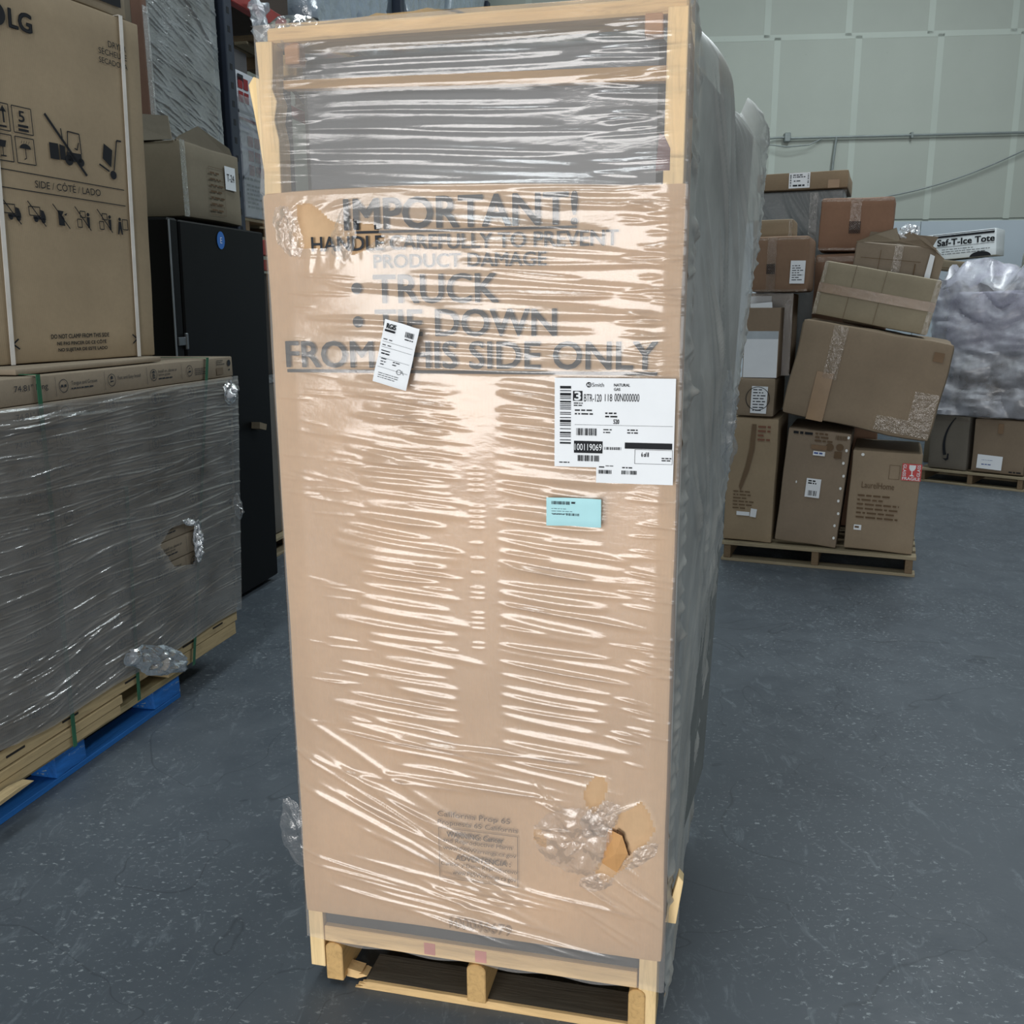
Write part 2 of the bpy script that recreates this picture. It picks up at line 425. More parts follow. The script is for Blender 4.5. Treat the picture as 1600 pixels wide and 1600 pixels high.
# left wall far behind the racks and the roof side out of view are closed by a plain wall
MB().box(-6.2, -6.0, -6, 12.5, 0, 7.2).build('wall_left', WG); tag(bpy.data.objects['wall_left'], kind='structure')

# conduit and cables on the back wall
MET = M_plain('galvanised_conduit', (138, 146, 144), 0.5, 0.3)
cd = thing('wall_conduit', 'thin grey conduit running level across the pale green wall', 'conduit', (0, 11.6, 0), WY)
ZC = 3.42
MB().tube([(3.2, -0.03, ZC - 0.05), (8.2, -0.03, ZC - 0.02)], 0.014).build('pipe', MET, cd)
for x in (4.6, 6.0, 7.1): MB().box(x - 0.012, x + 0.012, -0.05, 0.012, ZC - 0.07, ZC - 0.01).build('clip', MET, cd)
MB().box(3.17, 3.24, -0.06, 0.012, ZC - 0.09, ZC + 0.01).build('junction_box', MET, cd, 0.008)
MB().tube([(2.9, -0.03, ZC - 0.06), (3.0, -0.05, ZC - 0.05), (3.1, -0.03, ZC - 0.04), (3.2, -0.03, ZC - 0.04)], 0.012).build('loose_cable', MET, cd)
MB().tube([(2.92, -0.03, ZC - 0.06), (3.0, -0.06, ZC - 0.12), (3.2, -0.08, ZC - 0.15), (3.45, -0.06, ZC - 0.13), (3.6, -0.03, ZC - 0.06)], 0.007).build('loose_cable', MET, cd)
MB().tube([(3.76, -0.03, ZC - 0.05), (3.74, -0.035, ZC - 0.3), (3.71, -0.03, ZC - 0.9)], 0.013).build('drop_cable', MET, cd)
pts = []
for i in range(17):
    q = i / 16; pts.append((3.75 + 2.45 * q, -0.04, ZC - 0.78 + 0.72 * q - 0.15 * math.sin(math.pi * q)))
tag(MB().tube(pts, 0.009, 6).build('sagging_cable', MET), 'thin cable sagging diagonally across the pale green wall', 'cable')
bpy.data.objects['sagging_cable'].matrix_world = cd.matrix_world.copy()

# ================================================================== the wrapped crate in front
crate = thing('wrapped_crate', 'tall brown cardboard crate on a wooden skid wrapped in clear film, lettered IMPORTANT', 'crate', W(0, 0, 0), YAW)
CARD = M_card((201, 169, 133), 0.0, 1.0); PINE_Z = M_wood((234, 206, 156), 'z'); PINE_X = M_wood((222, 188, 136), 'x'); PINE_Y = M_wood((200, 165, 112), 'y')
CW, CD = 0.785, 0.80
DIRTW = M_wood((92, 86, 76), 'x')
# --- skid
def stringer(x0, x1):
    pts = []
    for k in range(9):      # end grain block with a rounded top
        a = math.pi * k / 8; pts.append(((x0 + x1) / 2 + (x1 - x0) / 2 * math.cos(a), 0.098 + 0.014 * math.sin(a)))
    return MB().prism([(x0, 0.018), (x1, 0.018)] + pts, -0.004, CD)
for x0, x1 in ((0.038, 0.078), (0.366, 0.408), (0.715, 0.75)):
    stringer(x0, x1).build('stringer', PINE_Y, crate, 0.002)
MB().prism([(0.10, 0.0), (0.75, 0.0), (0.75, 0.019), (0.135, 0.019), (0.118, 0.016), (0.128, 0.013), (0.108, 0.010), (0.122, 0.006)], 0.004, 0.014).build('board_edge', PINE_X, crate, 0.001)
MB().box(0.125, 0.75, 0.014, 0.10, 0.0, 0.0185).build('bottom_board', DIRTW, crate, 0.001)
MB().prism([(0.076, 0.012), (0.10, 0.010), (0.125, 0.0205), (0.115, 0.024), (0.104, 0.022), (0.112, 0.028), (0.074, 0.034)], 0.02, 0.05).build('splinter', PINE_X, crate)
for y0 in (0.36, 0.71): MB().box(0.04, 0.75, y0, y0 + 0.09, 0, 0.018).build('bottom_board', DIRTW, crate, 0.001)
for k in range(6):
    y0 = 0.0 if k == 0 else 0.008 + k * 0.135
    MB().box(0.036, 0.732, y0, y0 + 0.1, 0.112, 0.15).build('deck_board', PINE_X, crate, 0.002)
MB().box(0.036, 0.734, 0.012, CD - 0.01, 0.150, 0.188).build('dark_gap_fill', M_plain('gap_shade', (34, 42, 50), 0.4), crate, 0.002)  # dark fill for the gap under the carton, its shade in the colour
REDM = M_plain('red_crayon', (200, 128, 118), 0.7)
for x in (0.27, 0.385): MB().box(x, x + 0.025, -0.0008, 0.001, 0.118, 0.146).build('red_mark', REDM, crate)
# --- corner posts and rails
MB().prism([(0.0, 0.045), (0.034, 0.045), (0.034, 1.70), (0.036, 1.80), (0.029, 1.835), (0.036, 1.866), (0.028, 1.888), (0.031, 1.915), (0.033, 1.968), (0.0, 1.969), (0.003, 1.91), (0.002, 1.88), (0.002, 1.75), (0.0, 1.70)], 0.0, 0.045).build('corner_post', PINE_Z, crate, 0.0012)
MB().prism([(-0.021, 1.898), (-0.010, 1.912), (0.006, 1.905), (0.003, 1.86), (0.005, 1.74), (0.001, 1.735), (-0.006, 1.80), (-0.014, 1.855)], 0.004, 0.03).build('split_sliver', PINE_Z, crate, 0.001)
MB().prism([(0.735, 0.02), (0.772, 0.02), (0.776, 1.975), (0.742, 1.975)], 0.0, 0.09).build('corner_post', PINE_Z, crate, 0.0015)
for x in (0.0, 0.74): MB().box(x, x + 0.036, CD - 0.06, CD, 0.045, 1.97).build('corner_post', PINE_Z, crate, 0.0015)
MB().box(0.022, 0.776, 0.002, 0.09, 1.966, 1.991).build('top_rail', PINE_X, crate, 0.004)
MB().box(0.0, 0.776, CD - 0.09, CD, 1.966, 1.99).build('top_rail', PINE_X, crate, 0.003)
for x in (0.0, 0.74): MB().box(x, x + 0.036, 0.09, CD - 0.09, 1.93, 1.968).build('side_rail', PINE_Y, crate, 0.002)
MB().prism([(0.036, 1.893), (0.74, 1.868), (0.74, 1.893), (0.036, 1.909)], 0.03, 0.05).build('cross_slat', M_wood((176, 140, 92), 'x'), crate, 0.001)
BLK = M_wood((176, 132, 92), 'x')
MB().box(0.05, 0.079, 0.012, 0.04, 1.931, 1.966).build('corner_block', BLK, crate, 0.002)
MB().box(0.704, 0.734, 0.004, 0.04, 1.936, 1.973).build('corner_block', BLK, crate, 0.002)
MB().prism([(0.728, 1.72), (0.752, 1.72), (0.752, 1.755), (0.742, 1.775), (0.733, 1.78)], -0.001, 0.004).build('dark_tab', M_plain('dark_red_tab', (92, 52, 56), 0.6), crate)
MB().prism([(0.783, 0.262), (0.806, 0.262), (0.818, 0.36), (0.808, 0.372)], 0.02, 0.05).build('broken_lath', PINE_Z, crate, 0.001)
# --- boiler jacket inside
MB().box(0.05, 0.735, 0.075, CD - 0.06, 0.20, 1.955).build('boiler_jacket', M_plain('dark_grey_enamel', (58, 64, 71), 0.35), crate, 0.012)
# --- carton sleeve
def cfn(p, q):
    if q[2] == 1.0: p.z += 0.012 * math.sin(math.pi * min(1, q[0] * 1.15)) - 0.010 * q[0]
    return p
car = link_mesh('carton', rough_box(CW, CD, 1.522, 18, 10, 34, 0.0035, 5, 3.1, 0.006, cfn), CARD, crate); car.location = (-0.003, -0.0045, 0.184)
def ctext(s, u0, z0, u1, z1, b=0.02, mt=None, sh=0.0):
    o = text(car, s, u0, z0 - 0.184, u1, z1 - 0.184, mt or INKG, b, 0.0062, sh); return o
ctext('IMPORTANT!', 0.166, 1.636, 0.598, 1.690, 0.022)
ctext('HANDLE CAREFULLY TO PREVENT', 0.098, 1.599, 0.671, 1.625, 0.018)
ctext('PRODUCT DAMAGE', 0.220, 1.567, 0.544, 1.591, 0.018)
ctext('TRUCK', 0.218, 1.504, 0.456, 1.555, 0.018)
ctext('TIE DOWN', 0.219, 1.444, 0.562, 1.492, 0.018)
ctext('FROM THIS SIDE ONLY', 0.034, 1.385, 0.743, 1.434, 0.018)
pr = Print(0.0062); pr.off = 0.0062
pr.rect(0.185, 1.629 - 0.184, 0.598, 1.6335 - 0.184); pr.build(car, INKG, 'underline')
pr = Print(0.0062); pr.rect(0.034, 1.375 - 0.184, 0.744, 1.381 - 0.184); pr.build(car, INKG, 'underline')
for zb in (1.531, 1.470): pr = Print(0.0062); pr.disc(0.184, zb - 0.184, 0.0105); pr.build(car, INKG, 'bullet')
# proposition warning panel near the bottom
pr = Print(0.0062); z_ = -0.184
pr.frame(0.316, 0.318 + z_, 0.486, 0.436 + z_, 0.0012); pr.build(car, INKB)
ctext('California Prop 65', 0.315, 0.458, 0.470, 0.474, 0, INKB); ctext('Propuesta 65 California', 0.315, 0.440, 0.486, 0.454, 0, INKB)
ctext('WARNING: Cancer', 0.334, 0.416, 0.455, 0.428, 0.02, INKB); ctext('and Reproductive Harm', 0.325, 0.400, 0.474, 0.413, 0, INKB)
ctext('www.P65Warnings.ca.gov', 0.325, 0.383, 0.482, 0.395, 0, INKB)
ctext('ADVERTENCIA :', 0.352, 0.364, 0.470, 0.376, 0.02, INKB); ctext('Cancer y Dano Reproductivo', 0.320, 0.346, 0.484, 0.358, 0, INKB)
ctext('www.P65Warnings.ca.gov', 0.345, 0.326, 0.482, 0.340, 0, INKB)
ctext('100046679', 0.335, 0.200, 0.470, 0.224, 0.01, M_plain('ghost_ink', (150, 122, 88), 0.8))
# torn board seen through the big hole in the film, lower right
TEAR = M_plain('torn_board_brown', (84, 58, 34), 0.9); LINER = M_card((196, 150, 100), 0.0, 1.0)  # dark brown for the cracks in the torn board
tr_ = Print(0.0063)
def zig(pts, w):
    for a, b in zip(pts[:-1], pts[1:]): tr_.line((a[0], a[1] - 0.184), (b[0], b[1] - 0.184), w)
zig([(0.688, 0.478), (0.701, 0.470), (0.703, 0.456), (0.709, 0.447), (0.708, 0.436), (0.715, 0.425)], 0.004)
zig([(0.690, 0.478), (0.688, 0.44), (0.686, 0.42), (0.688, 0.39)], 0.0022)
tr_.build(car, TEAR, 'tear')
MB().add([(0.672, -0.0065, 0.478 - .184), (0.700, -0.013, 0.470 - .184), (0.712, -0.012, 0.432 - .184), (0.690, -0.009, 0.385 - .184), (0.660, -0.0065, 0.40 - .184), (0.686, -0.018, 0.43 - .184)],
         [(0, 1, 5), (1, 2, 5), (2, 3, 5), (3, 4, 5), (4, 0, 5)]).build('torn_flap', LINER, car)
# --- shipping label
lab = MB().prism([(0.560, 1.371), (0.560, 1.210), (0.637, 1.210), (0.637, 1.182), (0.775, 1.182), (0.775, 1.371)], -0.0270, -0.0262).build('shipping_label', PAPER, crate)
LO = 0.0282
def ltext(s, x0, z0, x1, z1, b=0.0, mt=None): return text(lab, s, x0, z0, x1, z1, mt or INK, b, LO)
lp = Print(LO)
lp.bars(0.570, 1.252, 0.590, 1.358, 22, False, 5); lp.rect(0.5935, 1.330, 0.6105, 1.348)
lp.bars(0.600, 1.268, 0.638, 1.281, 18, True, 6); lp.rect(0.596, 1.236, 0.648, 1.258); lp.bars(0.603, 1.221, 0.644, 1.232, 20, True, 7)
lp.rect(0.688, 1.246, 0.772, 1.257); lp.bars(0.641, 1.199, 0.665, 1.206, 14, True, 8); lp.bars(0.683, 1.199, 0.712, 1.206, 14, True, 9); lp.bars(0.651, 1.243, 0.682, 1.248, 16, True, 4)
lp.disc(0.622, 1.359, 0.0048)
lp.greek(0.595, 1.320, 0.612, 1.328, 2, 0.5, 2).greek(0.597, 1.304, 0.632, 1.317, 2, 0.4, 3).greek(0.652, 1.300, 0.683, 1.312, 2, 0.45, 4).greek(0.649, 1.272, 0.664, 1.282, 2, 0.4, 6).greek(0.692, 1.272, 0.716, 1.282, 2, 0.45, 7)
lp.greek(0.642, 1.209, 0.658, 1.2135, 1, 0.5, 8).greek(0.684, 1.209, 0.702, 1.2135, 1, 0.5, 9).greek(0.654, 1.212, 0.672, 1.2155, 1, 0.4, 5).greek(0.569, 1.216, 0.593, 1.220, 1, 0.5, 12).greek(0.754, 1.224, 0.772, 1.232, 2, 0.5, 10)
lp.frame(0.706, 1.219, 0.773, 1.245, 0.0006); lp.rect(0.597, 1.287, 0.772, 1.2875); lp.build(lab, INK)
ltext('3', 0.5965, 1.3315, 0.6075, 1.3465, 0.03, PAPER).location.y = -0.0006
ltext('100119069', 0.5975, 1.241, 0.6465, 1.253, 0.0, PAPER).location.y = -0.0006
ltext('AO', 0.6185, 1.3565, 0.6255, 1.3615, 0.02, PAPER).location.y = -0.0006
ltext('Smith', 0.628, 1.3555, 0.649, 1.3625); ltext('NATURAL', 0.667, 1.3565, 0.695, 1.3615, 0.02); ltext('GAS', 0.667, 1.349, 0.678, 1.354, 0.02)
ltext('BTR-120', 0.6135, 1.329, 0.645, 1.3425); ltext('118', 0.651, 1.330, 0.664, 1.343); ltext('00N000000', 0.668, 1.330, 0.712, 1.344)
ltext('520', 0.667, 1.290, 0.677, 1.298, 0.02); ltext('6 of 8', 0.718, 1.232, 0.731, 1.240, 0.02)
# --- holes in the film
HOLE1 = [(0.073, 1.682), (0.096, 1.686), (0.115, 1.674), (0.138, 1.654), (0.16, 1.645), (0.175, 1.661), (0.192, 1.647), (0.223, 1.644), (0.247, 1.612), (0.196, 1.596), (0.177, 1.59), (0.165, 1.608), (0.152, 1.608), (0.133, 1.605), (0.113, 1.603), (0.068, 1.606), (0.063, 1.627), (0.071, 1.656)]
HOLE2 = [(0.624, 0.569), (0.642, 0.593), (0.662, 0.593), (0.666, 0.57), (0.658, 0.541), (0.638, 0.509), (0.627, 0.527), (0.618, 0.546)]
HOLE3 = [(0.689, 0.517), (0.71, 0.529), (0.732, 0.55), (0.748, 0.528), (0.761, 0.491), (0.746, 0.461), (0.721, 0.436), (0.716, 0.414), (0.687, 0.384), (0.666, 0.36), (0.642, 0.386), (0.657, 0.413), (0.673, 0.465)]
HOLE4 = [(0.52, 0.462), (0.533, 0.461), (0.546, 0.437), (0.542, 0.422), (0.529, 0.426), (0.517, 0.442)]
# --- wrinkles of the front film
R = []
def rad(a): return math.radians(a)
def U_(a, b): return rng.uniform(a, b)
z = 1.725
while z < 1.955:                                    # long tight pulls over the open top
    q = (z - 1.72) / 0.24
    R.append((U_(.30, .42), z, U_(.22, .32), U_(.005, .009), rad(-4.0 * (1 - q) + U_(-.6, .6)), U_(.0025, .0042)))
    z += U_(.014, .03)
for k in range(26): R.append((U_(.66, .755), U_(1.71, 1.965), U_(.03, .09), U_(.003, .005), rad(U_(-7, 3)), U_(.0015, .003)))
for k in range(30): R.append((U_(.02, .12), U_(1.72, 1.96), U_(.02, .06), U_(.002, .0035), rad(U_(-6, 4)), U_(.0008, .0018)))
z = 1.385
while z < 1.712:                                    # over the lettering
    R.append((U_(.30, .60), z, U_(.12, .30), U_(.005, .010), rad(U_(-5, -1.5)), U_(.0026, .0055)))
    if rng.random() < .55: R.append((U_(.45, .62), z + U_(-.008, .008), U_(.06, .13), U_(.003, .005), rad(U_(-6, 0)), U_(.002, .0035)))
    z += U_(.012, .026)
for k in range(60): R.append((U_(.70, .77), U_(1.38, 1.70), U_(.02, .045), U_(.0022, .004), rad(U_(-12, 6)), U_(.0015, .003)))
for k in range(50): R.append((U_(.03, .16), U_(.65, 1.60), U_(.03, .06), U_(.002, .0035), rad(U_(-10, -1)), U_(.0007, .0016)))
z = 0.60
while z < 1.37:                                     # two fans of pulls on either side of the smooth middle band
    k = 1.0 if z < 1.2 else 0.6
    R.append((U_(.22, .30), z, U_(.07, .15) , U_(.005, .010), rad(U_(-8, -4)), k * U_(.003, .0062)))
    zr = z + U_(-.006, .006); hw = U_(.08, .15)
    R.append((.452 + hw * .95, zr, hw, U_(.005, .0105), rad(U_(-9, -3)), U_(.003, .0062)))
    if rng.random() < .45: R.append((.455 + .05, zr + .010, .05, .004, rad(-4), .0022))
    if rng.random() < .5: R.append((U_(.30, .345), z + .010, U_(.03, .05), U_(.003, .0045), rad(-5), .0024))
    z += U_(.017, .027)
z = 0.84
while z < 1.2: R.append((.408, z, .014, .003, 0.0, .0017)); z += .0105 if rng.random() < .8 else .03
for k in range(70): R.append((U_(.69, .775), U_(.62, 1.38), U_(.02, .05), U_(.002, .004), rad(U_(-14, -2)), U_(.0012, .0028)))
for k in range(26): R.append((U_(.20, .34), U_(1.20, 1.37), U_(.03, .07), U_(.003, .005), rad(U_(-9, -4)), U_(.0015, .003)))
for a in np.linspace(0, 1, 13):                     # slanting folds of the lower part
    s0, t0 = .10 + .22 * a + U_(-.03, .03), .56 - .27 * a + U_(-.03, .03)
    R.append((s0 + U_(0, .1), t0, U_(.10, .26), U_(.004, .009), rad(U_(-31, -19)), U_(.003, .0065)))
for k in range(16): R.append((U_(.10, .60), U_(.18, .33), U_(.08, .22), U_(.003, .006), rad(U_(-13, -5)), U_(.002, .0045)))
for k in range(12): R.append((U_(.25, .6), U_(.52, .63), U_(.06, .2), U_(.004, .007), rad(U_(-9, -1)), U_(.002, .005)))
for k in range(10): R.append((U_(.66, .77), U_(.24, .36), U_(.04, .09), U_(.003, .005), rad(U_(-40, -25)), U_(.002, .004)))
for k in range(26):                                 # creases fanning out of the tears
    a = U_(0, 2 * math.pi); r = U_(.05, .10); R.append((.63 + r * 1.1 * math.cos(a), .47 + r * math.sin(a), U_(.02, .06), U_(.002, .0045), a + U_(-.3, .3), U_(.002, .006)))
for k in range(22):
    a = U_(0, 2 * math.pi); r = U_(.04, .07); R.append((.14 + r * 1.6 * math.cos(a), 1.64 + r * .9 * math.sin(a), U_(.015, .04), U_(.002, .0035), a * .3 + U_(-.3, .3), U_(.0015, .004)))
FILM = M_film('stretch_film', 0.17, 0.018, 0.17, (236, 232, 228), 26, 0.10, 0.75, (1, 1, 3))
FILMC = M_film('crumpled_film', 0.07, 0.06, 0.22, (228, 228, 230), 90, 0.5, 0.3)
def fbase(S, T):
    x = S; y = np.full_like(S, -0.0165)
    y = y - 0.004 * np.clip((0.22 - T) / 0.1, 0, 1)
    y = y + 0.013 * np.clip((T - 1.70) / 0.05, 0, 1)
    y = y + 0.006 * np.clip((S - 0.780) / 0.010, 0, 1) ** 2 + 0.006 * np.clip((0.002 - S) / 0.012, 0, 1) ** 2
    y = y + 0.0095 * np.clip((0.05 - S) / 0.05, 0, 1) ** 1.5 * (T < 1.705) + 0.004 * np.clip((S - 0.75) / 0.035, 0, 1)
    z = T + 0.006 * np.sin(S * 37) * np.clip((0.17 - T) / 0.06, 0, 1)
    return np.stack([x, y, z], -1)
film = sheet('film_front', (-0.001, 0.788), (0.127, 1.995), 150, 1000, fbase, FILM, crate, R, (HOLE1, HOLE2, HOLE3, HOLE4), 0.0011, 16)
# film folded round the top rail
def tbase(S, T): return np.stack([S, -0.004 + T, 1.995 + 0.004 * np.sin(S * 40) * np.sin(T * 30) - 0.02 * np.clip(T - .1, 0, 1) * 0], -1)
sheet('film_top', (-0.006, 0.788), (0.0, CD), 60, 60, tbase, FILM, crate, [(U_(0, .78), U_(0, .8), .2, .01, U_(0, 3), .004) for _ in range(30)], (), 0.002, 14, (0, 0, 1))
# left side film, and the right side: film pulled out over the bulging back of the load
GREYF = M_film('layered_grey_film', 0.72, 0.03, 0.30, (188, 189, 184), 14, 0.35, 0.5, (1, 1, 0.35), 0.18)
def lbase(S, T): return np.stack([np.full_like(S, -0.0075) - 0.0 * np.sin(T * 3) ** 2 * np.sin(S * 3.5), S, T], -1)
sheet('film_left', (0.002, CD), (0.115, 1.70), 40, 240, lbase, FILM, crate, [(U_(0, .8), U_(.15, 1.7), U_(.05, .2),   .005, U_(-.2, .2), .001) for _ in range(90)], (), 0.0003, 14, (-1, 0, 0))
def rprof(T): return 0.068 + 0.064 * np.clip((T - 0.2) / 1.7, 0, 1) ** 1.3
def rbase(S, T):
    k1 = np.clip((S - 0.10) / 0.34, 0, 1); k1 = k1 * k1 * (3 - 2 * k1)
    k2 = np.clip((S - 0.44) / 0.42, 0, 1); k2 = k2 * k2 * (3 - 2 * k2)
    x = 0.7865 + 0.007 * np.clip(S / 0.05, 0, 1) + 0.056 * k1 * np.clip((T - 0.05) / 1.7, 0.12, 1) + (rprof(T) - 0.056) * k2 * 1.15
    top = 2.0 - 0.075 * np.clip((S - 0.42) / 0.1, 0, 1) + 0.045 * np.clip((S - 0.66) / 0.05, 0, 1)
    z = 0.07 + (T - 0.07) * (top - 0.07) / 1.93
    x = x - 0.03 * np.clip((T - 1.93) / 0.07, 0, 1) ** 2 * np.clip(S * 6, 0, 1)
    return np.stack([x, S, z], -1)
RR = [(U_(.01, .09), U_(.1, 1.98), U_(.02, .05), U_(.006, .012), rad(U_(-30, 15)), U_(.003, .007)) for _ in range(110)]
RR += [(U_(.25, .8), U_(1.0, 1.95), U_(.10, .30), U_(.006, .014), rad(U_(-62, -45)), U_(.003, .009)) for _ in range(36)]
RR += [(U_(.2, .8), U_(.1, 1.0), U_(.10, .30), U_(.006, .012), rad(U_(50, 75)), U_(.002, .007)) for _ in range(50)]
RR += [(U_(.74, .87), U_(1.0, 1.98), U_(.01, .03), U_(.004, .008), rad(U_(-60, 60)), U_(.002, .006)) for _ in range(120)]
RR += [(U_(.6, .85), U_(.15, 1.0), U_(.03, .12), U_(.005, .009), rad(U_(60, 100)), U_(.004, .010)) for _ in range(50)]
sheet('film_right', (-0.012, 0.88), (0.07, 2.0), 150, 480, rbase, GREYF, crate, RR, (), 0.0012, 14, (1, 0, 0))
MB().add([(0.78, 0.3, .2), (0.80, 0.82, .2), (0.80, 0.82, 1.9), (0.79, 0.3, 1.94), (0.90, 0.82, 1.9), (0.84, 0.82, .2), (0.83, 0.42, 1.9), (0.795, 0.42, .2)],
         [(0, 1, 2, 3), (5, 7, 6, 4), (0, 7, 5, 1), (3, 2, 4, 6), (0, 3, 6, 7), (1, 5, 4, 2)]).build('side_padding', M_plain('grey_foam', (116, 120, 118), 0.9), crate)
# clear loose pieces: scrap stuck on the right side, flap at the left foot, puff over the top left corner
sc_ = crumple('film_scrap', 0, 0, 0.055, 0.12, FILMC, crate, 0.03, 0.0, 46, 0.15, 0.05, 4.4, 22)
sc_.matrix_local = Matrix.Translation((0.862, 0.36, 1.25)) @ Matrix.Rotation(math.radians(78), 4, 'Z')
fl_ = crumple('film_flap', -0.028, 0.35, 0.042, 0.085, FILMC, crate, 0.012, 0.03, 40, 0.2, 0.05, 2.2, 30)
crumple('film_puff', 0.062, 1.985, 0.058, 0.03, M_film('clear_loose_film', 0.10, 0.10, 0.15, (220, 224, 226), 40, 0.4, 1), crate, 0.02, 0.02, 40, 0.1, 0.05, 6.1, 25)
crumple('torn_film', 0.052, 1.635, 0.026, 0.048, FILMC, crate, 0.012, -0.017, 50, 0.35, 0.05, 1.1, 48)
crumple('torn_film', 0.163, 1.622, 0.024, 0.046, FILMC, crate, 0.013, -0.017, 50, -0.15, 0.05, 2.7, 48)
crumple('torn_film', 0.245, 1.607, 0.042, 0.012, FILMC, crate, 0.009, -0.017, 40, 0.2, 0.05, 5.2, 48)
crumple('torn_film', 0.598, 0.447, 0.080, 0.070, M_film('loose_film_lower', 0.05, 0.05, 0.2, (228, 228, 230), 60, 0.4, 0.25), crate, 0.014, -0.017, 70, 0.2, 0.02, 3.3, 26)
crumple('torn_film', 0.652, 0.500, 0.030, 0.05, FILMC, crate, 0.012, -0.017, 50, -0.7, 0.05, 8.3, 40)
crumple('torn_film', 0.735, 0.430, 0.045, 0.016, FILMC, crate, 0.010, -0.017, 40, 0.75, 0.05, 7.3, 40)
crumple('torn_film', 0.648, 0.360, 0.035, 0.018, FILMC, crate, 0.010, -0.017, 40, 0.3, 0.05, 9.3, 40)
# --- slip and blue label stuck on the outside of the film
tg = thing('packing_slip', 'white inventory tag with barcode stuck over the word THIS on the crate', 'tag', W(0, 0, 0), YAW)
TW, TH = 0.068, 0.118
slip = link_mesh('slip', rough_box(TW, 0.0012, TH, 8, 2, 12, 0.001, 30, 1.0, 0.0004), PAPER, tg)
ts = Print(0.0022)
ts.rect(0.004, TH - 0.021, 0.024, TH - 0.017).bars(0.044, TH - 0.022, 0.062, TH - 0.012, 12, True, 3)
ts.greek(0.045, TH - 0.028, 0.062, TH - 0.024, 1, .5, 2).greek(0.005, TH - 0.060, 0.022, TH - 0.028, 3, .15, 4).greek(0.006, TH - 0.064, 0.022, TH - 0.060, 1, .6, 5).greek(0.008, TH - 0.084, 0.018, TH - 0.068, 3, .3, 6).greek(0.032, TH - 0.080, 0.045, TH - 0.070, 2, .35, 7).greek(0.008, 0.010, 0.060, 0.022, 3, .25, 8)
for zz in (0.030, 0.048, 0.068, 0.078): ts.rect(0.004, zz, 0.064, zz + 0.0004)
ts.ring(0.047, 0.030, 0.005, 0.0008, 10).line((0.052, 0.034), (0.057, 0.027), 0.0008)
ts.build(slip, INK)
text(slip, 'RGIS', 0.006, TH - 0.015, 0.024, TH - 0.006, INK, 0.03, 0.0022)
tg.matrix_world = Matrix.Translation(W(0.2145, -0.033, 1.362)) @ Matrix.Rotation(YAW, 4, 'Z') @ Matrix.Rotation(math.radians(15.5), 4, 'Y') @ Matrix.Rotation(math.radians(2.5), 4, 'X')
bl = thing('blue_label', 'small pale blue shipping label stuck on the front of the wrapped crate', 'label', W(0.545, -0.0275, 1.098), YAW)
bq = link_mesh('label_sheet', rough_box(0.102, 0.001, 0.053, 8, 2, 6, 0.0014, 25, 2.0, 0.0003), M_plain('pale_blue_paper', (168, 216, 222), 0.6, var=0.04), bl)
bp = Print(0.0022); bp.bars(0.010, 0.041, 0.044, 0.047, 20, True, 2).greek(0.047, 0.042, 0.056, 0.047, 1, .7, 3).greek(0.010, 0.022, 0.050, 0.036, 3, .15, 4).bars(0.038, 0.0205, 0.062, 0.025, 16, True, 5).greek(0.012, 0.021, 0.034, 0.024, 1, .4, 6); bp.build(bq, INKG)

# ================================================================== left: flooring on a blue pallet
UF = -1.15
BLUE = M_plain('blue_paint', (34, 112, 196), 0.55, var=0.25)
def M_bluewood(nm):
    t = NT(nm); c = lin((34, 112, 196)); a = t.noise(3, 5, (1, 8, 8), 0.7, 0.8); b = t.noise(9, 5, (1, 3, 6), 0.75, 1.0)
    col = t.ramp(a, [(0.3, scl(c, 0.6)), (0.7, scl(c, 1.25))])
    col = t.mix(t.ramp(b, [(0.60, (0, 0, 0)), (0.66, (1, 1, 1))]), col, lin((170, 190, 186)))
    t.princ(col, 0.6, t.bump(a, 0.3, 0.004)); return t.m
BW = mat('worn_blue_wood', M_bluewood); BWP = M_wood((40, 104, 176), 'x')
pal = thing('blue_pallet', 'blue painted wooden pallet under the wrapped stack of flooring cartons', 'pallet', W(-1.19, 0, 0), SIDE)
GREYW = M_wood((168, 154, 118), 'x')
for x0, x1 in ((0.02, 0.16), (0.655, 0.80), (1.19, 1.36)):
    for y0, y1 in ((0, 0.10), (0.45, 0.55), (0.9, 1.0)):
        me = rough_box(x1 - x0, y1 - y0, 0.078, 6, 4, 5, 0.003, 18, x0 * 3 + y0, 0.003); o = link_mesh('block', me, BW if y0 == 0 else BWP, pal); o.location = (x0, y0, 0.02)
for y0 in (0, 0.45, 0.9): MB().box(0.0, 1.36, y0, y0 + 0.1, 0, 0.0195).build('bottom_board', BWP, pal, 0.002)
for k in range(7):
    y0 = -0.012 + k * 0.148
    MB().box(-0.02, 1.375, y0, y0 + 0.115, 0.0985, 0.122).build('deck_board', GREYW if k == 0 else M_wood((150, 132, 98), 'x'), pal, 0.002)
base = thing('timber_skid', 'rough timber skid of stacked planks between blue pallet and flooring cartons', 'skid', W(UF, 0, 0), SIDE)
PLK = M_wood((184, 164, 126), 'x'); FX0 = -0.15
def shx(x, z): return x + 0.105 * (z - 0.142)
MB().box(FX0, 0.945, 0.0, 0.9, 0.1225, 0.152).build('plank', PLK, base, 0.002)
MB().box(FX0, 0.955, -0.004, 0.9, 0.1555, 0.186).build('plank', PLK, base, 0.002)
MB().box(1.24, 1.745, 0.004, 0.9, 0.132, 0.186).build('plank', PLK, base, 0.002)
MB().box(FX0, 1.755, 0.0, 0.9, 0.190, 0.2425).build('plank', PLK, base, 0.002)
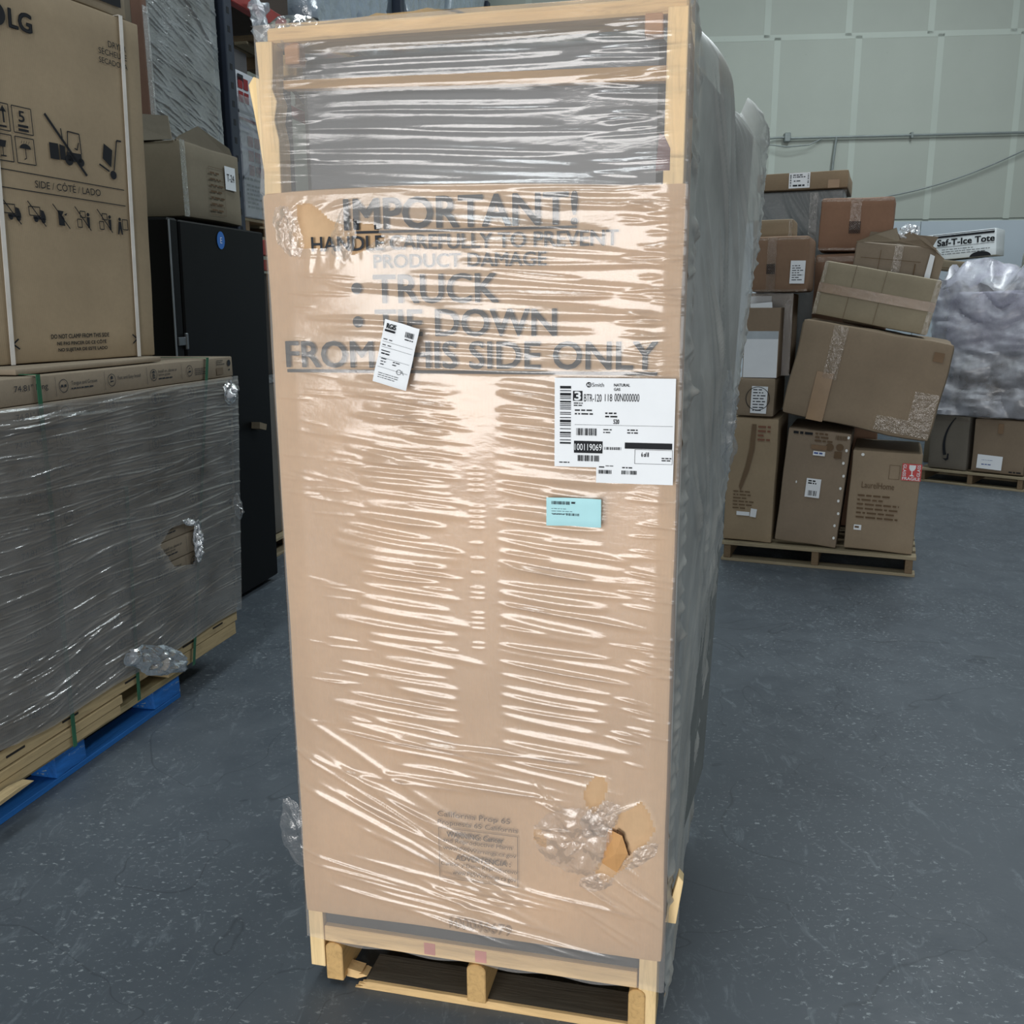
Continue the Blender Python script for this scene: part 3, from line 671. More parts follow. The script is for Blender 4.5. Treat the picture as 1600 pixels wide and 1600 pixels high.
for x in (0.12, 0.42, 0.66, 0.98, 1.15, 1.34, 1.56): MB().box(x, x + 0.075, -0.0015, 0.01, 0.214, 0.221).build('slot', M_plain('slot_shade', (32, 30, 28), 0.9), base)  # dark blocks on the plank front, painted shade for the slots
MB().prism([(0.30, 0.122), (0.46, 0.128), (0.40, 0.137), (0.31, 0.133)], -0.05, -0.01).build('split_end', PLK, base)
FCARD = M_card((176, 154, 124))
NL = 13; TH_ = (1.305 - 0.2445) / NL
fme = rough_box(1.9, 0.545, TH_ - 0.002, 14, 5, 4, 0.0016, 6, 1.0, 0.003); fme.materials.append(FCARD)
def flooring_print(parent, full):
    p = Print(0.003)
    for x in (0.869, 1.105, 1.342, 1.575): p.ring(x, 0.042, 0.021, 0.0022)
    p.rect(0.857, 0.038, 0.866, 0.046).rect(0.872, 0.038, 0.881, 0.046)
    p.rect(1.334, 0.030, 1.350, 0.034).rect(1.334, 0.037, 1.350, 0.041).rect(1.336, 0.043, 1.348, 0.047).poly([(1.330, 0.050), (1.354, 0.050), (1.342, 0.058)])
    p.rect(1.097, 0.036, 1.113, 0.040).disc(1.105, 0.050, 0.006)
    p.rect(1.567, 0.036, 1.583, 0.042); p.poly([(1.571, 0.048), (1.579, 0.048), (1.575, 0.055)])
    p.greek(0.903, 0.026, 1.04, 0.036, 1, .45, 4).greek(1.372, 0.022, 1.47, 0.032, 1, .45, 5).greek(1.612, 0.022, 1.70, 0.05, 4, .35, 6)
    p.disc(1.868, 0.055, 0.013).greek(1.77, 0.050, 1.84, 0.072, 3, .35, 7).disc(1.868, 0.028, 0.004)
    for x in (0.833, 1.068, 1.302, 1.52): p.rect(x, 0.012, x + 0.0012, 0.072)
    p.build(parent, INKG)
    if full:
        MB().box(1.77, 1.82, -0.0032, -0.0026, 0.012, 0.040).build('print_block', M_plain('dark_print_block', (112, 98, 80), 0.8), parent)
    text(parent, '74.81" long', 0.66, 0.034, 0.80, 0.058, INKG, 0, 0.003); text(parent, 'Tongue and Groove', 0.905, 0.038, 1.030, 0.054, INKG, 0, 0.003)
    text(parent, 'Fast and Easy Install', 1.138, 0.038, 1.265, 0.053, INKG, 0, 0.003)
    text(parent, 'Install on, above or', 1.372, 0.046, 1.490, 0.059, INKG, 0, 0.003); text(parent, 'below grade', 1.372, 0.034, 1.445, 0.045, INKG, 0, 0.003)
place = ['bottom', 'second from the bottom', 'third from the bottom', 'fourth from the bottom', 'fifth from the bottom', 'sixth from the bottom', 'middle', 'sixth from the top', 'fifth from the top', 'fourth from the top', 'third from the top', 'second from the top', 'top']
proto = None
for k in range(NL):
    z0 = 0.2445 + k * TH_
    lb = ('flooring carton in the wrapped stack, %s layer' % place[k]) if k < NL - 1 else 'uncovered flooring carton with icons on top of the wrapped stack'
    f = thing('flooring_carton', lb, 'carton', W(UF, shx(-0.15 + (0.006 * math.sin(k * 2.3)), z0), z0) + DU * (0.003 * math.sin(k * 1.9)), SIDE, 'flooring cartons on the blue pallet')
    link_mesh('body', fme, None, f)
    if proto is None or k == NL - 1:
        flooring_print(f, k == NL - 1)
        if proto is None: proto = f
    else:
        for c in proto.children:
            if c.name.split('.')[0] in ('print', 'lettering'):
                q = c.copy(); COL.objects.link(q); q.parent = f
# green straps
GRN = M_plain('green_strap', (44, 96, 70), 0.35, var=0.2)
def strap(label, xt, xb, zt, zb, over):
    s_ = thing('pallet_strap', label, 'strap', W(UF, 0, 0), SIDE, 'green straps round the flooring stack')
    m_ = MB(); 
    for (za, zb_) in zip(np.linspace(zt, zb, 9)[:-1], np.linspace(zt, zb, 9)[1:]):
        xa = xt + (xb - xt) * (zt - za) / (zt - zb); xc = xt + (xb - xt) * (zt - zb_) / (zt - zb)
        m_.add([(xa, -0.0085, za), (xa + .017, -0.0085, za), (xc + .017, -0.0085, zb_), (xc, -0.0085, zb_), (xa, -0.007, za), (xa + .017, -0.007, za), (xc + .017, -0.007, zb_), (xc, -0.007, zb_)],
               [(0, 3, 2, 1), (4, 5, 6, 7), (0, 1, 5, 4), (3, 7, 6, 2), (0, 4, 7, 3), (1, 2, 6, 5)])
    m_.build('strap_band', GRN, s_)
    if over: MB().box(xt, xt + 0.017, -0.0085, 0.25, 1.3075, 1.309).build('strap_top', GRN, s_)
    return s_
strap('green strap crossing the flooring stack nearest the camera', 0.712, 0.688, 1.308, 0.118, True)
strap('short green strap showing through the film in the middle of the flooring stack', 1.075, 1.03, 0.90, 0.13, False)
strap('green strap crossing the far end of the flooring stack', 1.655, 1.385, 1.308, 0.125, True)
# film round the stack
FH = [(1.237, 0.657), (1.313, 0.706), (1.40, 0.70), (1.46, 0.68), (1.477, 0.609), (1.442, 0.528), (1.316, 0.557)]
fw_ = thing('pallet_wrap', 'grey clear stretch film wound round the stack of flooring cartons', 'stretch film', W(UF, 0, 0), SIDE)
FR = []
zz = 0.24
while zz < 1.21:
    for k in range(4):
        FR.append((U_(-.1, 1.8), zz + U_(-.01, .01), U_(.08, .35), U_(.002, .0045), rad(U_(-4, 5) + 6 * max(0, 0.6 - zz)), U_(.0012, .0036)))
    zz += U_(.010, .018)
for k in range(320): FR.append((U_(0.2, 1.8), U_(.26, 1.2), U_(.01, .06), U_(.0015, .003), rad(U_(-8, 10)), U_(.0008, .002)))
for k in range(26): FR.append((U_(0.2, 1.2), U_(.25, .5), U_(.1, .3), U_(.003, .006), rad(U_(4, 14)), U_(.002, .005)))
for k in range(14): FR.append((U_(0.3, 1.85), U_(1.14, 1.21), U_(.1, .4), U_(.004, .009), rad(U_(-2, 2)), U_(.003, .007)))
FILMG = M_film('pallet_film', 0.21, 0.07, 0.17, (208, 208, 206), 40, 0.45, 1.0, (0.3, 1, 2), 0.08)
def flb(S, T):
    zb = 0.235 + 0.05 * np.clip((0.6 - S) / 0.5, 0, 1) + 0.006 * np.sin(S * 9)
    z_ = zb + (T - 0.24) * (1.222 - zb) / 0.982
    return np.stack([S + 0.105 * (z_ - 0.142), np.full_like(S, -0.013), z_], -1)
FH2 = [(x - 0.105 * (z - 0.142), z) for x, z in FH]
sheet('film_front', (FX0 - 0.02, 1.765), (0.24, 1.222), 240, 520, flb, FILMG, fw_, FR, (FH2,), 0.0008, 16)
def fle(S, T): return np.stack([1.768 + 0.105 * (T - 0.142) + 0 * S, S, T], -1)
sheet('film_end', (-0.013, 0.62), (0.24, 1.222), 40, 160, fle, FILMG, fw_, [(U_(0, .6), U_(.25, 1.2), .1, .004, U_(-.1, .1), .003) for _ in range(60)], (), 0.001, 16, (1, 0, 0))
WHF = M_film('white_torn_film', 0.55, 0.06, 0.2, (225, 230, 238), 70, 0.8, 1)
crumple('torn_film', 1.475, 0.61, 0.032, 0.082, WHF, fw_, 0.035, -0.016, 46, -0.05, 0.05, 3.9, 45)
crumple('torn_film', 1.43, 0.695, 0.045, 0.014, WHF, fw_, 0.02, -0.016, 40, -0.3, 0.05, 4.9, 45)
crumple('torn_film', 1.80, 0.68, 0.035, 0.06, FILMC, fw_, 0.03, -0.014, 40, 0.3, 0.05, 6.9, 40)
crumple('torn_film', 1.80, 1.16, 0.05, 0.05, WHF, fw_, 0.03, -0.014, 40, 0.1, 0.05, 5.9, 30)
crumple('hanging_film', 1.16, 0.235, 0.21, 0.055, M_film('hanging_film', 0.28, 0.06, 0.18, (205, 212, 222), 50, 0.5, 1), fw_, 0.06, -0.016, 50, -0.42, 0.02, 8.8, 16)

# ------------------------------------------------------------------ dryer carton on the flooring
TAN = M_card((186, 158, 116))
slab = thing('flat_carton', 'flat brown carton sheet between the dryer carton and the flooring', 'carton', W(-1.20, 0.70, 1.3065), SIDE - math.radians(0))
link_mesh('body', rough_box(0.74, 0.5, 0.018, 8, 6, 3, 0.001, 5, 4.0, 0.003), FCARD, slab)
LGR = SIDE - math.radians(9); LW, LH, LD = 0.74, 1.163, 0.72
cor = W(-1.25, 1.484, 1.327)
LX = Vector((math.cos(LGR), math.sin(LGR), 0))
lg = thing('dryer_carton', 'tall tan dryer carton with white straps and handling symbols standing on the flooring stack', 'carton', cor - LX * LW, LGR)
SH = 0.05
def Lx(s, z): return LW + s - SH * (z - 1.345)
def Lp(s, z): return (Lx(s, z), z - 1.340)
link_mesh('body', rough_box(LW, LD, LH, 14, 8, 18, 0.003, 4, 7.7, 0.006), TAN, lg)
P = Print(0.0045)
def Ltext(st, s0, s1, z0, z1, b=0.0, mt=None): text(lg, st, Lx(s0, (z0 + z1) / 2), z0 - 1.340, Lx(s1, (z0 + z1) / 2), z1 - 1.340, mt or INK, b, 0.0045)
Ltext('LG', -0.499, -0.417, 2.356, 2.410, 0.035)
P.disc(*Lp(-0.545, 2.384), 0.034)
P.build(lg, INK, 'logo_disc'); P = Print(0.0045)
Ltext('DRYER', -0.102, -0.020, 2.392, 2.412); Ltext('S\u00c9CHEUSE', -0.147, -0.020, 2.363, 2.387); Ltext('SECADORA', -0.149, -0.020, 2.334, 2.352)
Ltext('SIDE / C\u00d4T\u00c9 / LADO', -0.470, -0.200, 1.892, 1.920)
lw = 0.003
for zz in (1.936, 1.882): P.line(Lp(-0.64, zz), Lp(-0.09, zz - 0.012), lw); P.build(lg, INK, 'rule'); P = Print(0.0045)
def lframe(sa, za, sb, zb):
    for a, b in (((sa, za), (sb, za)), ((sb, za), (sb, zb)), ((sb, zb), (sa, zb)), ((sa, zb), (sa, za))): P.line(Lp(*a), Lp(*b), lw)
for fr4 in ((-0.527, 2.050, -0.456, 2.128), (-0.527, 1.960, -0.458, 2.038), (-0.610, 2.050, -0.540, 2.128), (-0.610, 1.960, -0.540, 2.038)):
    lframe(*fr4); P.build(lg, INK, 'symbol_frame'); P = Print(0.0045)
Ltext('5', -0.504, -0.483, 2.084, 2.116, 0.02)
for zz in (2.072, 2.060): P.line(Lp(-0.510, zz), Lp(-0.472, zz), 0.0075)
P.build(lg, INK, 'handling_symbol'); P = Print(0.0045)
P.disc(*Lp(-0.492, 2.005), 0.021, 0.015, 0, 180).line(Lp(-0.492, 2.006), Lp(-0.492, 1.976), 0.003).line(Lp(-0.492, 1.977), Lp(-0.499, 1.973), 0.003)
for k in range(4): P.line(Lp(-0.506 + k * 0.009, 2.020), Lp(-0.502 + k * 0.009, 2.029), 0.0015)
P.build(lg, INK, 'handling_symbol'); P = Print(0.0045)
P.poly([Lp(-0.590, 2.02), Lp(-0.560, 2.02), Lp(-0.566, 2.0), Lp(-0.584, 2.0)]).rect(*Lp(-0.577, 1.976), *Lp(-0.573, 2.0)).rect(*Lp(-0.585, 1.972), *Lp(-0.565, 1.976))
P.build(lg, INK, 'handling_symbol'); P = Print(0.0045)
for s_ in (-0.590, -0.560): P.line(Lp(s_, 2.072), Lp(s_, 2.11), 0.006); P.poly([Lp(s_ - .012, 2.104), Lp(s_ + .012, 2.104), Lp(s_, 2.122)])
P.rect(*Lp(-0.598, 2.058), *Lp(-0.552, 2.064))
P.build(lg, INK, 'handling_symbol'); P = Print(0.0045)
# crossed-out forklift
P.poly([Lp(-0.398, 2.040), Lp(-0.362, 2.040), Lp(-0.362, 1.990), Lp(-0.398, 1.990)]).poly([Lp(-0.357, 2.040), Lp(-0.335, 2.035), Lp(-0.335, 1.992), Lp(-0.357, 1.992)])
P.poly([Lp(-0.330, 2.02), Lp(-0.268, 2.02), Lp(-0.268, 1.992), Lp(-0.33, 1.992)]).disc(*Lp(-0.322, 1.995), 0.017).disc(*Lp(-0.272, 1.993), 0.013)
for a, b in (((-.325, 2.02), (-.318, 2.085)), ((-.318, 2.085), (-.270, 2.083)), ((-.270, 2.083), (-.268, 2.02)), ((-.345, 2.09), (-.342, 2.06)), ((-.285, 2.03), (-.276, 2.055)), ((-.295, 2.035), (-.283, 2.031))): P.line(Lp(*a), Lp(*b), 0.004)
P.line(Lp(-0.404, 2.125), Lp(-0.253, 1.953), 0.009)
P.build(lg, INK, 'handling_symbol'); P = Print(0.0045)
# hand truck
P.poly([Lp(-0.165, 2.070), Lp(-0.128, 2.052), Lp(-0.140, 1.994), Lp(-0.176, 2.020)]).disc(*Lp(-0.133, 1.970), 0.0145).line(Lp(-0.128, 1.985), Lp(-0.104, 2.088), 0.005).line(Lp(-0.104, 2.088), Lp(-0.083, 2.088), 0.006).line(Lp(-0.193, 1.999), Lp(-0.150, 1.980), 0.006)
P.build(lg, INK, 'handling_symbol'); P = Print(0.0045)
# row of crossed-out pictograms
for k, s_ in enumerate((-0.601, -0.507, -0.410, -0.320, -0.224)):
    P.line(Lp(s_, 1.848), Lp(s_ + 0.062, 1.774), 0.0035); c_ = s_ + 0.032
    if k in (0, 1):
        lframe(c_ - 0.03, 1.805, c_ + 0.012, 1.832); P.poly([Lp(c_ + .014, 1.825), Lp(c_ + .026, 1.822), Lp(c_ + .032, 1.806), Lp(c_ + .032, 1.794), Lp(c_ - .016, 1.794), Lp(c_ - .016, 1.803), Lp(c_ + .014, 1.803)]).disc(*Lp(c_ - 0.006, 1.793), 0.008).disc(*Lp(c_ + 0.022, 1.791), 0.008)
    elif k == 2: P.poly([Lp(c_ - .014, 1.830), Lp(c_ + .010, 1.828), Lp(c_ + .002, 1.815), Lp(c_ + .010, 1.805), Lp(c_ + .010, 1.782), Lp(c_ - .014, 1.782)]).poly([Lp(c_ + .010, 1.818), Lp(c_ + .024, 1.824), Lp(c_ + .018, 1.814)])
    else:
        lframe(c_ - 0.012, 1.815, c_ + 0.010, 1.835); lframe(c_ - 0.026, 1.782, c_ - 0.008, 1.808)
        P.disc(*Lp(c_ + .022, 1.826), 0.006).poly([Lp(c_ + .014, 1.818), Lp(c_ + .028, 1.818), Lp(c_ + .026, 1.782), Lp(c_ + .018, 1.782)])
    P.build(lg, INK, 'handling_symbol'); P = Print(0.0045)
P.disc(*Lp(-0.124, 1.822), 0.006).poly([Lp(-.130, 1.814), Lp(-.118, 1.814), Lp(-.114, 1.770), Lp(-.120, 1.770), Lp(-.125, 1.790), Lp(-.132, 1.770), Lp(-.138, 1.770)]); lframe(-0.112, 1.788, -0.088, 1.822)
P.build(lg, INK, 'handling_symbol'); P = Print(0.0045)
for (s_, sg) in ((-0.622, 1), (-0.092, -1)):
    P.line(Lp(s_ + sg * 0.0, 1.404), Lp(s_ + sg * 0.022, 1.420), 0.005).line(Lp(s_, 1.404), Lp(s_ + sg * 0.022, 1.388), 0.005); P.build(lg, INK, 'corner_mark'); P = Print(0.0045)
Ltext('DO NOT CLAMP FROM THIS SIDE', -0.474, -0.225, 1.416, 1.430, 0.02); Ltext('NE PAS PINCER DE CE C\u00d4T\u00c9', -0.452, -0.240, 1.394, 1.408, 0.02); Ltext('NO SUJETAR DE ESTE LADO', -0.450, -0.238, 1.370, 1.384, 0.02)
STR = M_plain('white_strap', (206, 202, 196), 0.4)
for s_ in (-0.100, -0.640):
    x = LW + s_; MB().box(x, x + 0.016, -0.0075, -0.0062, 0.0, LH + 0.006).build('strap', STR, lg); MB().box(x, x + 0.016, -0.0075, LD, LH + 0.0045, LH + 0.006).build('strap', STR, lg)
for o in lg.children:
    if not o.data.get('sheared'):
        for v in o.data.vertices: v.co.x += SH * v.co.z
        o.data['sheared'] = 1
tb = thing('carton', 'small carton with a black label lying on top of the dryer carton', 'carton', cor - LX * 0.56 + Vector((0, 0, LH + 0.012)) + DU * -0.03, LGR)
link_mesh('body', rough_box(0.60, 0.4, 0.22, 8, 5, 5, 0.004, 5, 3.7, 0.008), M_card((170, 150, 118)), tb)
sticker(tb, 0.36, 0.03, 0.57, 0.12, INK, 0, 0.005)

# ------------------------------------------------------------------ black refrigerator and the carton on it
BLK_ = M_plain('black_enamel', (9, 10, 12), 0.45, spec=0.18)
BLK2 = M_plain('black_gasket', (8, 9, 11), 0.7)
fr = thing('refrigerator', 'black upright refrigerator behind the flooring stack with a round blue sticker', 'refrigerator', W(-1.57, 2.06, 0), SIDE)
MB().box(0.095, 0.885, 0.0, 0.72, 0.03, 1.89).build('cabinet', BLK_, fr, 0.008)
MB().box(0.0, 0.078, -0.004, 0.72, 0.06, 1.893).build('door', BLK_, fr, 0.01)
MB().box(0.078, 0.095, 0.012, 0.70, 0.07, 1.88).build('gasket', BLK2, fr)
MB().box(0.0, 0.012, -0.0065, -0.003, 0.08, 1.885).build('edge_trim', M_plain('pale_edge', (120, 124, 128), 0.4), fr)
MB().box(0.018, 0.085, -0.014, -0.003, 1.335, 1.372).build('hinge_plate', M_plain('steel_hinge', (130, 134, 138), 0.35, 0.8), fr, 0.002)
MB().box(0.072, 0.092, -0.018, -0.003, 1.315, 1.39).build('hinge_pin', M_plain('steel_hinge', (130, 134, 138), 0.35, 0.8), fr, 0.004)
MB().box(0.11, 0.20, 0.10, 0.3, 1.89, 1.905).build('top_hinge_cover', BLK2, fr, 0.004)
for x in (0.14, 0.84):
    for y in (0.06, 0.62): MB().box(x - 0.02, x + 0.02, y, y + 0.04, 0, 0.03).build('foot', BLK2, fr)
st_ = Print(0.003); st_.disc(0.445, 1.822, 0.036, 0.042); o = st_.build(fr, M_plain('blue_sticker', (44, 112, 196), 0.4), 'sticker'); text(o, 'E', 0.437, 1.808, 0.455, 1.836, PAPER, 0.0, 0.004)
MB().prism([(0.66, 0.915), (0.735, 0.895), (0.725, 0.865), (0.655, 0.882)], -0.05, -0.002).build('cardboard_tab', M_card((150, 130, 100)), fr)
for o in fr.children:
    for v in o.data.vertices: v.co.x += 0.038 * v.co.z
    for g in o.children:
        for v in g.data.vertices: v.co.x += 0.038 * v.co.z
OLIVE = M_card((158, 142, 112))
bo = thing('carton', 'olive brown open carton with a T-24 note standing on the black refrigerator', 'carton', W(-1.60, 2.33, 1.913), SIDE, tilt=0)
link_mesh('body', rough_box(0.53, 0.66, 0.335, 9, 7, 7, 0.006, 5, 5.5, 0.01), OLIVE, bo)
MB().add([(0.0, 0.02, 0.335), (0.53, 0.02, 0.30), (0.50, 0.03, 0.37), (0.25, 0.05, 0.435), (0.05, 0.03, 0.36), (0.0, 0.024, 0.333), (0.53, 0.024, 0.298), (0.50, 0.034, 0.368), (0.25, 0.054, 0.433), (0.05, 0.034, 0.358)],
         [(0, 1, 2, 3, 4), (9, 8, 7, 6, 5), (0, 5, 6, 1), (1, 6, 7, 2), (2, 7, 8, 3), (3, 8, 9, 4), (4, 9, 5, 0)]).build('flap', M_card((120, 106, 82)), bo)
MB().add([(-0.01, 0.03, 0.335), (-0.01, 0.40, 0.335), (-0.03, 0.40, 0.47), (-0.03, 0.03, 0.43), (-0.006, 0.03, 0.335), (-0.006, 0.40, 0.335), (-0.026, 0.40, 0.47), (-0.026, 0.03, 0.43)],
         [(0, 1, 2, 3), (7, 6, 5, 4), (0, 4, 5, 1), (1, 5, 6, 2), (2, 6, 7, 3), (3, 7, 4, 0)]).build('flap', M_card((186, 174, 150)), bo)
MB().box(-0.012, 0.03, -0.0085, -0.007, 0.0, 0.335).build('tape', TAPE, bo); sticker(bo, 0.37, 0.16, 0.47, 0.27, PAPER, 0, 0.008)
text(bo, 'T-24', 0.385, 0.20, 0.455, 0.235, INK, 0, 0.0105); p_ = Print(0.008)
p_.frame(0.22, 0.03, 0.36, 0.25, 0.002)
for zz in (0.07, 0.11, 0.15, 0.19): p_.rect(0.22, zz, 0.36, zz + 0.002)
p_.greek(0.23, 0.04, 0.35, 0.24, 7, .3, 3); p_.build(bo, INKB)

# ================================================================== right: mixed cartons on a pallet
RA = math.atan2(-0.372, 0.928); RO = Vector((1.270, 5.392, 0)); RE = Vector((0.928, -0.372, 0)); RM = Vector((0.372, 0.928, 0))
def Rw(x, y, z): return RO + RE * x + RM * y + Vector((0, 0, z))
OLDW = M_wood((150, 138, 114), 'x'); OLDY = M_wood((118, 100, 78), 'y')
def plain_pallet(label, loc, rz, w, d, group=None):
    p = thing('wooden_pallet', label, 'pallet', loc, rz, group)
    for x in (0.0, w / 2 - 0.02, w - 0.04): MB().box(x, x + 0.04, 0.0, d, 0.018, 0.098).build('stringer', OLDY, p, 0.002)
    n = 7
    for k in range(n):
        y0 = -0.006 + k * (d - 0.09) / (n - 1); MB().box(-0.015, w + 0.015, y0, y0 + 0.09, 0.0985, 0.118).build('deck_board', OLDW, p, 0.002)
    for y0 in (0, d / 2 - 0.045, d - 0.09): MB().box(-0.015, w + 0.015, y0, y0 + 0.09, 0.0, 0.0175).build('bottom_board', OLDW, p, 0.002)
    return p
plain_pallet('weathered wooden pallet under the leaning pile of mixed cartons', Rw(0, 0, 0), RA, 1.045, 1.0)
def carton(label, frame, cx, cz, w, h, d, y, tilt, col, amp=0.004, rnd=0.008, name='carton', zbase=None):
    """front face centred on (cx, cz) in its frame, leaning by tilt degrees in the plane of the face"""
    Fw, ra = frame; a = math.radians(tilt); c, s_ = math.cos(a), math.sin(a)
    x0 = cx - (w / 2) * c + (h / 2) * s_; z0 = cz - (w / 2) * s_ - (h / 2) * c
    t = thing(name, label, 'carton', Fw(x0, y, z0), ra, None, -a)
    link_mesh('body', rough_box(w, d, h, 10, 6, 10, amp, 5, cx * 7 + cz * 3, rnd), M_card(col), t)
    return t
FR_ = (Rw, RA)
def vtape(t, x, w, z0, z1, off=0.0095): return MB().box(x - w / 2, x + w / 2, -off, -off + 0.0012, z0, z1).build('tape', TAPE, t)
def htape(t, x0, x1, z, h, off=0.0095): return MB().box(x0, x1, -off, -off + 0.0012, z - h / 2, z + h / 2).build('tape', TAPE, t)
OFF = 0.0088
# bottom row
t = carton('tall tan carton with a long brown scuff at the left end of the pallet', FR_, 0.132, 0.491, 0.285, 0.735, 0.55, 0.03, -0.7, (190, 160, 118))
p_ = Print(OFF); p_.greek(0.05, 0.19, 0.17, 0.31, 6, .35, 3); p_.build(t, INKB); q_ = Print(OFF); q_.greek(0.17, 0.60, 0.24, 0.70, 4, .45, 5); q_.build(t, M_plain('faded_red_ink', (120, 80, 62), 0.8))
q_ = Print(OFF - .0004); pts = [(0.09, 0.30), (0.13, 0.42), (0.155, 0.55), (0.16, 0.70), (0.135, 0.70), (0.128, 0.56), (0.11, 0.45), (0.08, 0.33)]; q_.poly(pts); q_.build(t, M_plain('brown_scuff', (106, 86, 64), 0.8), 'scuff')
sticker(t, 0.075, 0.155, 0.15, 0.178, PAPER, 0, OFF); sticker(t, 0.155, 0.15, 0.19, 0.20, PAPER, 0.1, OFF)
t = carton('plain brown carton with a barcode label in the middle of the pallet', FR_, 0.483, 0.468, 0.345, 0.668, 0.5, 0.03, -3.9, (168, 142, 112))
p_ = Print(OFF); p_.greek(0.03, 0.632, 0.135, 0.656, 1, .6, 9); p_.build(t, INK); p_ = Print(OFF); p_.greek(0.15, 0.60, 0.25, 0.66, 3, .5, 4).bars(0.26, 0.625, 0.325, 0.65, 16, True, 4).rect(0.265, 0.52, 0.305, 0.56).disc(0.235, 0.58, 0.022).disc(0.29, 0.585, 0.02); p_.build(t, INKB)
MB().box(0.135, 0.22, -OFF - 0.0004, -OFF + 0.001, 0.56, 0.585).build('print_block', M_plain('faint_print_block', (122, 98, 74), 0.8), t)
sticker(t, 0.15, 0.525, 0.215, 0.55, PAPER, 0, OFF); p_ = Print(OFF + .001); p_.greek(0.155, 0.53, 0.21, 0.546, 1, .6, 3); p_.build(t, INKBL)
lb_ = sticker(t, 0.135, 0.28, 0.215, 0.39, PAPER, 0, OFF); p_ = Print(OFF + .001); p_.greek(0.145, 0.355, 0.205, 0.382, 2, .6, 3).bars(0.15, 0.29, 0.20, 0.32, 12, True, 6); p_.build(t, INK)
for k in range(9): 
    q_ = Print(OFF); q_.disc(0.325 + 0.006 * math.sin(k * 4), 0.06 + k * 0.073, 0.007, 0.009, n=8); q_.build(t, M_plain('white_paint_spot', (226, 228, 226), 0.4), 'white_spot')
q_ = Print(OFF); q_.disc(0.08, 0.36, 0.004, 0.008, n=8); q_.build(t, M_plain('white_paint_spot', (226, 228, 226), 0.4), 'white_spot')
t = carton('brown carton with a red fragile sticker at the right end of the pallet', FR_, 0.862, 0.412, 0.365, 0.572, 0.5, 0.03, -1.4, (180, 152, 116))
rs = MB().box(0.265, 0.365, -OFF - 0.0006, -OFF, 0.42, 0.515).build('fragile_sticker', M_plain('red_sticker', (186, 34, 36), 0.4, var=0.05), t)
p_ = Print(OFF + 0.0016); p_.poly([(0.300, 0.508), (0.334, 0.508), (0.333, 0.490), (0.326, 0.478), (0.319, 0.475), (0.319, 0.455), (0.331, 0.446), (0.302, 0.446), (0.314, 0.455), (0.314, 0.475), (0.306, 0.478), (0.300, 0.490)]); p_.build(rs, PAPER)
text(rs, 'FRAGILE', 0.270, 0.424, 0.360, 0.440, PAPER, 0.02, OFF + .0016); text(rs, 'GLASS', 0.342, 0.445, 0.358, 0.51, PAPER, 0.02, OFF + .0016, flip=90); text(rs, 'GLASS', 0.270, 0.445, 0.286, 0.51, PAPER, 0.02, OFF + .0016, flip=270)
text(t, 'LaurelHome', 0.065, 0.36, 0.235, 0.395, INKB, 0, OFF); p_ = Print(OFF); p_.greek(0.05, 0.18, 0.27, 0.33, 6, .4, 3).frame(0.20, 0.42, 0.255, 0.50, 0.002); p_.build(t, INKB)
lb_ = sticker(t, 0.045, 0.115, 0.085, 0.145, PAPER, 0, OFF); p_ = Print(OFF + .001); p_.greek(0.05, 0.122, 0.08, 0.138, 1, .7, 3); p_.build(t, INKB); q_ = Print(OFF); q_.disc(0.055, 0.548, 0.009, n=8); q_.build(t, M_plain('white_paint_spot', (226, 228, 226), 0.4), 'white_spot')
# left column
t = carton('small carton with a circled white label on the tall tan carton', FR_, 0.137, 0.976, 0.215, 0.218, 0.55, 0.03, 0, (170, 144, 112))
lb_ = sticker(t, 0.085, 0.02, 0.175, 0.175, PAPER, 0.03, OFF); p_ = Print(OFF + .0012); p_.greek(0.095, 0.03, 0.165, 0.165, 8, .35, 3); p_.build(t, INKG); p_ = Print(OFF + .0016); p_.ring(0.122, 0.105, 0.068, 0.0035, 28); p_.build(t, INK)
# open carton with white face
t = thing('open_carton', 'open carton with a large white paper face in the left column of the pile', 'carton', Rw(0.054, 0.05, 1.090), RA)
KR = (168, 138, 106); 
MB().box(0, 0.196, 0, 0.006, 0, 0.392).build('front_panel', M_card(KR), t, 0.001); MB().box(0, 0.006, 0.006, 0.2, 0, 0.392).build('side_panel', M_card(KR), t, 0.001); MB().box(0.19, 0.196, 0.006, 0.2, 0, 0.392).build('side_panel', M_card(KR), t, 0.001); MB().box(0, 0.196, 0.2, 0.206, 0, 0.392).build('back_panel', M_card(KR), t, 0.001); MB().box(0.006, 0.19, 0.006, 0.2, 0, 0.006).build('bottom_panel', M_card(KR), t)
MB().box(0.004, 0.192, -0.0012, 0, 0.0, 0.218).build('white_sheet', PAPER, t); MB().box(0.004, 0.192, -0.0014, 0, 0.218, 0.262).build('grey_sheet', M_plain('grey_paper', (172, 180, 186), 0.6), t)
MB().box(0.06, 0.18, 0.03, 0.034, 0.30, 0.41, Matrix.Rotation(math.radians(-5), 4, 'Y')).build('paper_inside', PAPER, t)
t = carton('wrapped brown carton with a white label behind the open carton', FR_, 0.165, 1.326, 0.262, 0.475, 0.32, 0.27, 0, (150, 122, 90)); sticker(t, 0.02, 0.38, 0.14, 0.46, PAPER, 0, OFF)
MB().box(0.0, 0.262, -0.012, -0.011, 0.0, 0.475).build('film', FILMC, t)
t = carton('reddish brown taped carton with a white document pouch', FR_, 0.225, 1.722, 0.312, 0.306, 0.45, 0.12, 0, (166, 122, 88), 0.004, 0.012)
